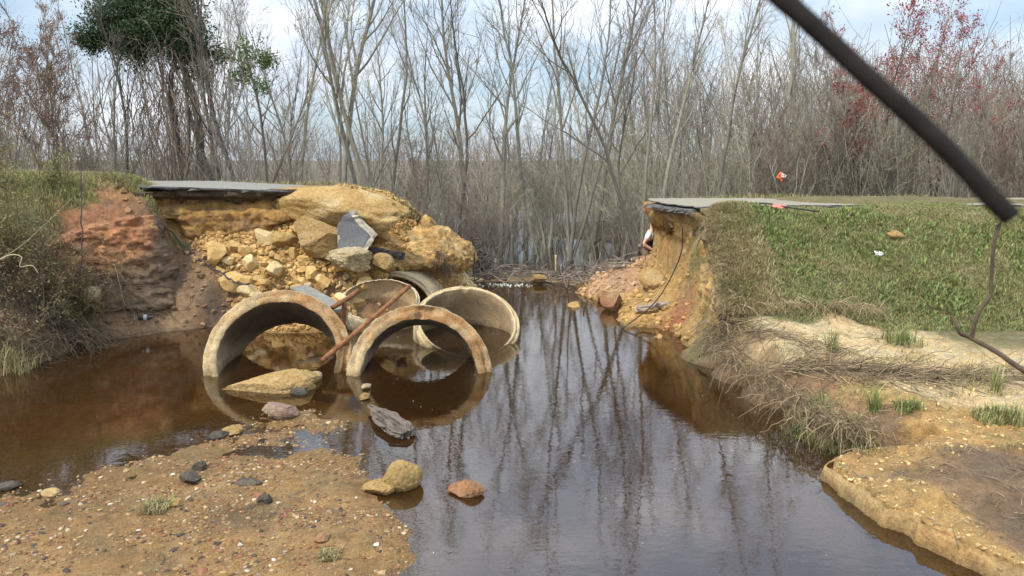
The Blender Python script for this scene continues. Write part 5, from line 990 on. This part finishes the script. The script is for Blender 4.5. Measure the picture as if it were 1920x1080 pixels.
# ------------------------------------------------------------------ scrub at the near left bank
def scrub(px, py, Y, Hh, n, label, seed, leafc, leafn=40, spread=.25, stem=(.13, .1, .06), leafs=.022, name='shrub'):
    rng = np.random.default_rng(seed); b = at(px, py, Y); b[2] = gh(b[:1], b[1:2])[0]-.03; o = empty(name, b); tag(o, label, 'shrub'); K = 7; t = np.linspace(0, 1, K)
    p0 = np.column_stack([rng.normal(0, .14, (n, 2)), np.zeros(n)]); h = Hh*rng.uniform(.45, 1.1, n); d = np.column_stack([rng.normal(0, spread, (n, 2)), np.ones(n)]); Pp = p0[:, None]+d[:, None]*(h[:, None]*t)[..., None]; Pp[..., :2] += rng.normal(0, .10, (n, 1, 2))*h[:, None, None]*(t**2)[None, :, None]; Pp[:, 1:] += rng.normal(0, .012, (n, K-1, 3))
    mb = MB(); V, F = tubes(Pp, rng.uniform(.003, .007, n)[:, None]*np.linspace(1, .4, K)[None], 4); mb.add(V, F, np.tile(stem, (len(V), 1)))
    m_ = n*9; si = np.repeat(np.arange(n), 9); ki = rng.integers(2, K, m_); q = Pp[si, ki]; d2 = rng.normal(size=(m_, 3))*.7+np.array([0, 0, .7]); Lt = h[si]*rng.uniform(.06, .22, m_); Q = q[:, None]+d2[:, None]*(Lt[:, None]*np.linspace(0, 1, 4))[..., None]; V, F = tubes(Q, np.full((m_, 4), .0022), 3); mb.add(V, F, np.tile(stem, (len(V), 1))); link('stems', mb.me('stems', [M_twig]), o)
    if leafn:
        li = rng.integers(0, m_, n*leafn); Cn = Q[li, rng.integers(1, 4, n*leafn)]+rng.normal(0, .03, (n*leafn, 3)); V, F = quads(Cn, leafs*rng.uniform(.5, 1.3, len(Cn)), rng, 2.2); cl = np.array(leafc)[rng.integers(0, len(leafc), len(Cn))]*rng.uniform(.7, 1.3, (len(Cn), 1)); link('leaves', mesh('leaves', V, F, np.repeat(cl, 4, 0), False, [M_leaf]), o)
lg = [(.20, .22, .07), (.26, .25, .09), (.30, .24, .12)]; lb = [(.30, .20, .11), (.25, .17, .10), (.23, .20, .09)]
scrub(30, 460, 11.2, 1.85, 46, 'tall olive scrub bush with feathery leaves at the bank edge', 1, lg, 75); scrub(110, 470, 11.6, 1.6, 34, 'thinner olive bush between the tall scrub and the red clay', 2, lg, 55); scrub(-60, 480, 10.6, 1.8, 40, 'olive bush cut by the frame on the scrubby bank', 3, lg, 70)
scrub(60, 560, 10.9, 1.0, 44, 'low brown brush over the sandy shelf of the bank', 4, lb, 30, .5); scrub(150, 480, 11.9, .8, 16, 'sparse brown weeds beside the red clay face', 5, lb, 30, .45); scrub(10, 640, 10.2, .7, 30, 'dark low brush above the reedy tuft', 6, lb, 20, .6); scrub(0, 390, 12.6, 1.2, 36, 'russet-tipped bush on the upper grass bank', 7, lb, 50); scrub(110, 375, 13.0, .7, 18, 'small green-brown bush on the upper grass bank', 8, lg, 40)
scrub(230, 365, 13.6, .35, 14, 'tiny leafy weed at the lip above the red clay', 9, lb, 20, .5)
eb5 = edge([(60, 560, 11.0), (120, 615, 11.3), (165, 620, 11.6), (60, 640, 10.6), (10, 660, 10.2)])
strands('dry_roots', eb5, [(.4, -.6, .1)]*5, 900, .5, .0045, [(.10, .075, .05), (.075, .056, .037), (.17, .13, .08)], rng, .8, jitter=.16)
for nm_, a_, n_ in (('dry_roots', [(40, 540, 11.0), (120, 500, 11.9), (200, 540, 12.2), (230, 590, 12.2)], 450), ('dry_roots', [(80, 430, 11.8), (150, 470, 12.2), (250, 560, 12.7), (330, 590, 12.7)], 300)):
    strands(nm_, edge(a_), [(.3, -.6, .2)]*4, n_, .45, .004, [(.2, .14, .085), (.28, .21, .13), (.1, .075, .05), (.22, .12, .07)], rng, .6, jitter=.22, along=.8)
tubeobj('sapling', [at(152, 515, 11.4), at(153, 430, 11.4), at(152, 330, 11.4), at(149, 240, 11.5)], .013, M_bark[2], 'thin dark leafless sapling before the red clay face', 'sapling', n=30, S=5, taper=.4, wob=.05)
tubeobj('bent_vine', [at(-30, 500, 9.8), at(30, 468, 10.1), at(80, 425, 10.3), at(135, 372, 10.5)], .008, plain('pale_stem', (.30, .24, .15), .8), 'long pale bent cane arching over the scrub', 'cane', n=30, S=5, taper=.5)
tubeobj('bent_vine', [at(-10, 492, 9.9), at(20, 478, 9.9), at(40, 482, 9.9), at(38, 500, 9.9), at(60, 498, 9.9), at(72, 512, 9.9)], .009, plain('pale_vine', (.34, .28, .18), .8), 'curly pale vine looping low in the scrub', 'vine', n=40, S=5, taper=.6)
tubeobj('stick', [at(58, 545, 10.9), at(85, 580, 11.0), at(108, 618, 11.1)], .012, M_bark[2], 'dark bent stick poking from the mud below the scrub', 'stick', n=16, S=5, wob=.03)

# ------------------------------------------------------------------ the stick and the twig close to the camera
M_stick = plain('dark_stick_bark', (.013, .011, .010), 1.0, .5, 40, .5, .003)
tubeobj('dead_branch', [at(1250, -190, .52), at(1440, -22, .47), at(1680, 190, .44), at(1897, 401, .42)], .0061, M_stick, 'thick dark blurred stick slanting down close to the lens', 'branch', n=120, S=18, wob=.004, taper=.86)
tg = empty('dangling_twig', at(1822, 632, 2.4)); tag(tg, 'thin knobbly forked twig hanging before the grassy slope', 'twig'); g0 = np.array(tg.location); M_twk = plain('twig_bark', (.085, .06, .04), .85, .5, 30, .5, .004)
tubeobj('main_stem', [at(1782, 592, 2.42)-g0, at(1793, 612, 2.4)-g0, at(1800, 626, 2.4)-g0, at(1822, 634, 2.4)-g0, at(1870, 660, 2.35)-g0, at(1930, 702, 2.3)-g0, at(2100, 800, 2.2)-g0, at(2400, 1100, 2.1)-g0], .0044, M_twk, None, None, parent=tg, n=60, S=8, taper=2.4, wob=.006)
tubeobj('side_shoot', [at(1822, 634, 2.4)-g0, at(1826, 610, 2.4)-g0, at(1838, 580, 2.4)-g0, at(1856, 556, 2.4)-g0, at(1858, 545, 2.4)-g0, at(1860, 500, 2.4)-g0, at(1866, 450, 2.4)-g0, at(1876, 410, 2.4)-g0, at(1886, 340, 2.4)-g0, at(1893, 285, 2.4)-g0], .0070, M_twk, None, None, parent=tg, n=60, S=8, taper=.7, wob=.006)
tubeobj('spur', [at(1802, 628, 2.4)-g0, at(1796, 622, 2.39)-g0], .004, M_twk, None, None, parent=tg, n=4, S=6, taper=.5); tubeobj('spur', [at(1874, 415, 2.4)-g0, at(1868, 424, 2.39)-g0], .005, M_twk, None, None, parent=tg, n=4, S=6, taper=.5)

# ------------------------------------------------------------------ the person crouching behind the pillar
def skin(name, verts, edges, radii, mt, parent, sub=2, root=0):
    me = bpy.data.meshes.new(name); me.from_pydata([tuple(v) for v in verts], edges, []); o = link(name, me, parent)
    md = o.modifiers.new('skin', 'SKIN'); md.use_smooth_shade = True; md.branch_smoothing = .4
    for i, r_ in enumerate(radii): me.skin_vertices[0].data[i].radius = (r_, r_); me.skin_vertices[0].data[i].use_root = (i == root)
    sb = o.modifiers.new('sub', 'SUBSURF'); sb.levels = sub; sb.render_levels = sub; me.materials.append(mt); return o
pb = at(1207, 486, 17.1); pb[2] = gh(pb[:1], pb[1:2])[0]; per = empty('person', pb); tag(per, 'person in white shirt, dark vest and brown trousers crouching behind the clay pillar', 'person')
M_skin = plain('skin', (.50, .30, .22), .6, .08, 5, .05, .002); M_shirt = plain('white_cotton', (.78, .78, .80), .8, .08, 6, .2, .004); M_vest = plain('dark_vest', (.03, .035, .05), .8, .2, 10, .3, .004); M_trs = plain('brown_trousers', (.17, .125, .08), .85, .2, 12, .3, .004); M_boot = plain('dark_boot', (.03, .027, .025), .5, .2, 10, .2, .003); M_hair = plain('brown_hair', (.05, .033, .022), .6, .3, 60, .4, .003)
J = dict(pel=(.02, 0, .28), sp=(.06, 0, .46), ch=(.12, 0, .64), nk=(.17, 0, .78), hd=(.20, 0, .86), tp=(.215, 0, .97),
         ls=(.10, -.16, .70), le=(-.06, -.22, .46), lw=(.16, -.20, .32), lh=(.23, -.18, .29), rs=(.16, .16, .70), re=(.24, .22, .46), rw=(.38, .12, .38), rh=(.45, .1, .37),
         lhp=(.0, -.09, .26), lk=(.02, -.17, .14), lm=(-.16, -.15, .09), la=(-.36, -.14, .07), lt=(-.47, -.14, .03), rhp=(.02, .09, .28), rk=(.40, .12, .42), ra=(.32, .12, .06), rt=(.47, .13, .04))
jk = list(J); jv = [J[k] for k in jk]; E_ = [('pel', 'sp'), ('sp', 'ch'), ('ch', 'nk'), ('nk', 'hd'), ('hd', 'tp'), ('ch', 'ls'), ('ls', 'le'), ('le', 'lw'), ('lw', 'lh'), ('ch', 'rs'), ('rs', 're'), ('re', 'rw'), ('rw', 'rh'), ('pel', 'lhp'), ('lhp', 'lk'), ('lk', 'lm'), ('lm', 'la'), ('la', 'lt'), ('pel', 'rhp'), ('rhp', 'rk'), ('rk', 'ra'), ('ra', 'rt')]
RD = dict(pel=.125, sp=.115, ch=.13, nk=.052, hd=.085, tp=.07, ls=.06, le=.043, lw=.03, lh=.034, rs=.06, re=.043, rw=.03, rh=.034, lhp=.095, lk=.062, lm=.06, la=.04, lt=.03, rhp=.095, rk=.062, ra=.04, rt=.03)
skin('body', jv, [(jk.index(a), jk.index(b)) for a, b in E_], [RD[k] for k in jk], M_skin, per)
A3 = lambda k, d=(0, 0, 0): tuple(np.array(J[k])+np.array(d)); mid_ = lambda a, b, t: tuple(np.array(J[a])*(1-t)+np.array(J[b])*t)
skin('shirt', [J['sp'], J['ch'], A3('nk', (-.01, 0, -.05)), J['ls'], mid_('ls', 'le', .62), J['rs'], mid_('rs', 're', .62)], [(0, 1), (1, 2), (1, 3), (3, 4), (1, 5), (5, 6)], [.125, .142, .07, .075, .064, .075, .064], M_shirt, per, root=1)
skin('vest', [J['pel'], A3('sp', (.01, 0, 0)), A3('ch', (.02, 0, -.02)), mid_('ch', 'nk', .5)], [(0, 1), (1, 2), (2, 3)], [.145, .140, .158, .09], M_vest, per, root=1)
skin('trousers', [J['pel'], J['lhp'], J['lk'], J['lm'], mid_('lm', 'la', .8), J['rhp'], J['rk'], mid_('rk', 'ra', .85)], [(0, 1), (1, 2), (2, 3), (3, 4), (0, 5), (5, 6), (6, 7)], [.145, .115, .085, .08, .06, .115, .085, .06], M_trs, per)
for a, b in (('la', 'lt'), ('ra', 'rt')): skin('boot', [mid_('lm' if a == 'la' else 'rk', a, .75), J[a], J[b]], [(0, 1), (1, 2)], [.06, .06, .045], M_boot, per)
skin('hair', [A3('hd', (-.04, 0, .02)), A3('tp', (-.02, 0, -.02)), A3('tp', (.03, 0, .0))], [(0, 1), (1, 2)], [.075, .082, .062], M_hair, per)
def fingers(nm, wrist, hand):
    wv = np.array(J[wrist]); hv = np.array(J[hand]); d = (hv-wv)/np.linalg.norm(hv-wv); sd = np.cross(d, [0, 0, 1]); sd /= np.linalg.norm(sd); dn = np.array([0, 0, -1.])
    for k, (o_, l_) in enumerate(((-.03, .065), (-.01, .08), (.012, .075), (.032, .06))): b = hv+sd*o_; skin('finger', [b-d*.02, b+d*l_*.5+dn*.008, b+d*l_*.8+dn*.035], [(0, 1), (1, 2)], [.0095, .009, .0075], M_skin, per, 1)
    b = wv+(hv-wv)*.5; skin('thumb', [b, b-sd*.045+d*.03, b-sd*.05+d*.065+dn*.01], [(0, 1), (1, 2)], [.012, .0105, .009], M_skin, per, 1)
fingers('l', 'lw', 'lh'); fingers('r', 'rw', 'rh')
hd = np.array(J['hd']); nb = MB(); V, F = ico(2); nb.add(V*np.array([.022, .014, .026])+hd+[.092, 0, .01], F); link('nose', nb.me('nose', [M_skin]), per)
for s_ in (-1, 1):
    link('eye', MB().add(V*.012+hd+[.078, s_*.03, .04], F).me('eye', [M_boot]), per); link('ear', MB().add(V*np.array([.02, .01, .03])+hd+[0, s_*.088, .015], F).me('ear', [M_skin]), per)
link('mouth', MB().add(V*np.array([.008, .024, .006])+hd+[.084, 0, -.032], F).me('mouth', [plain('lip', (.36, .15, .12), .5, .1)]), per)
print('TREES', NT[0], 'objects', len(bpy.data.objects))
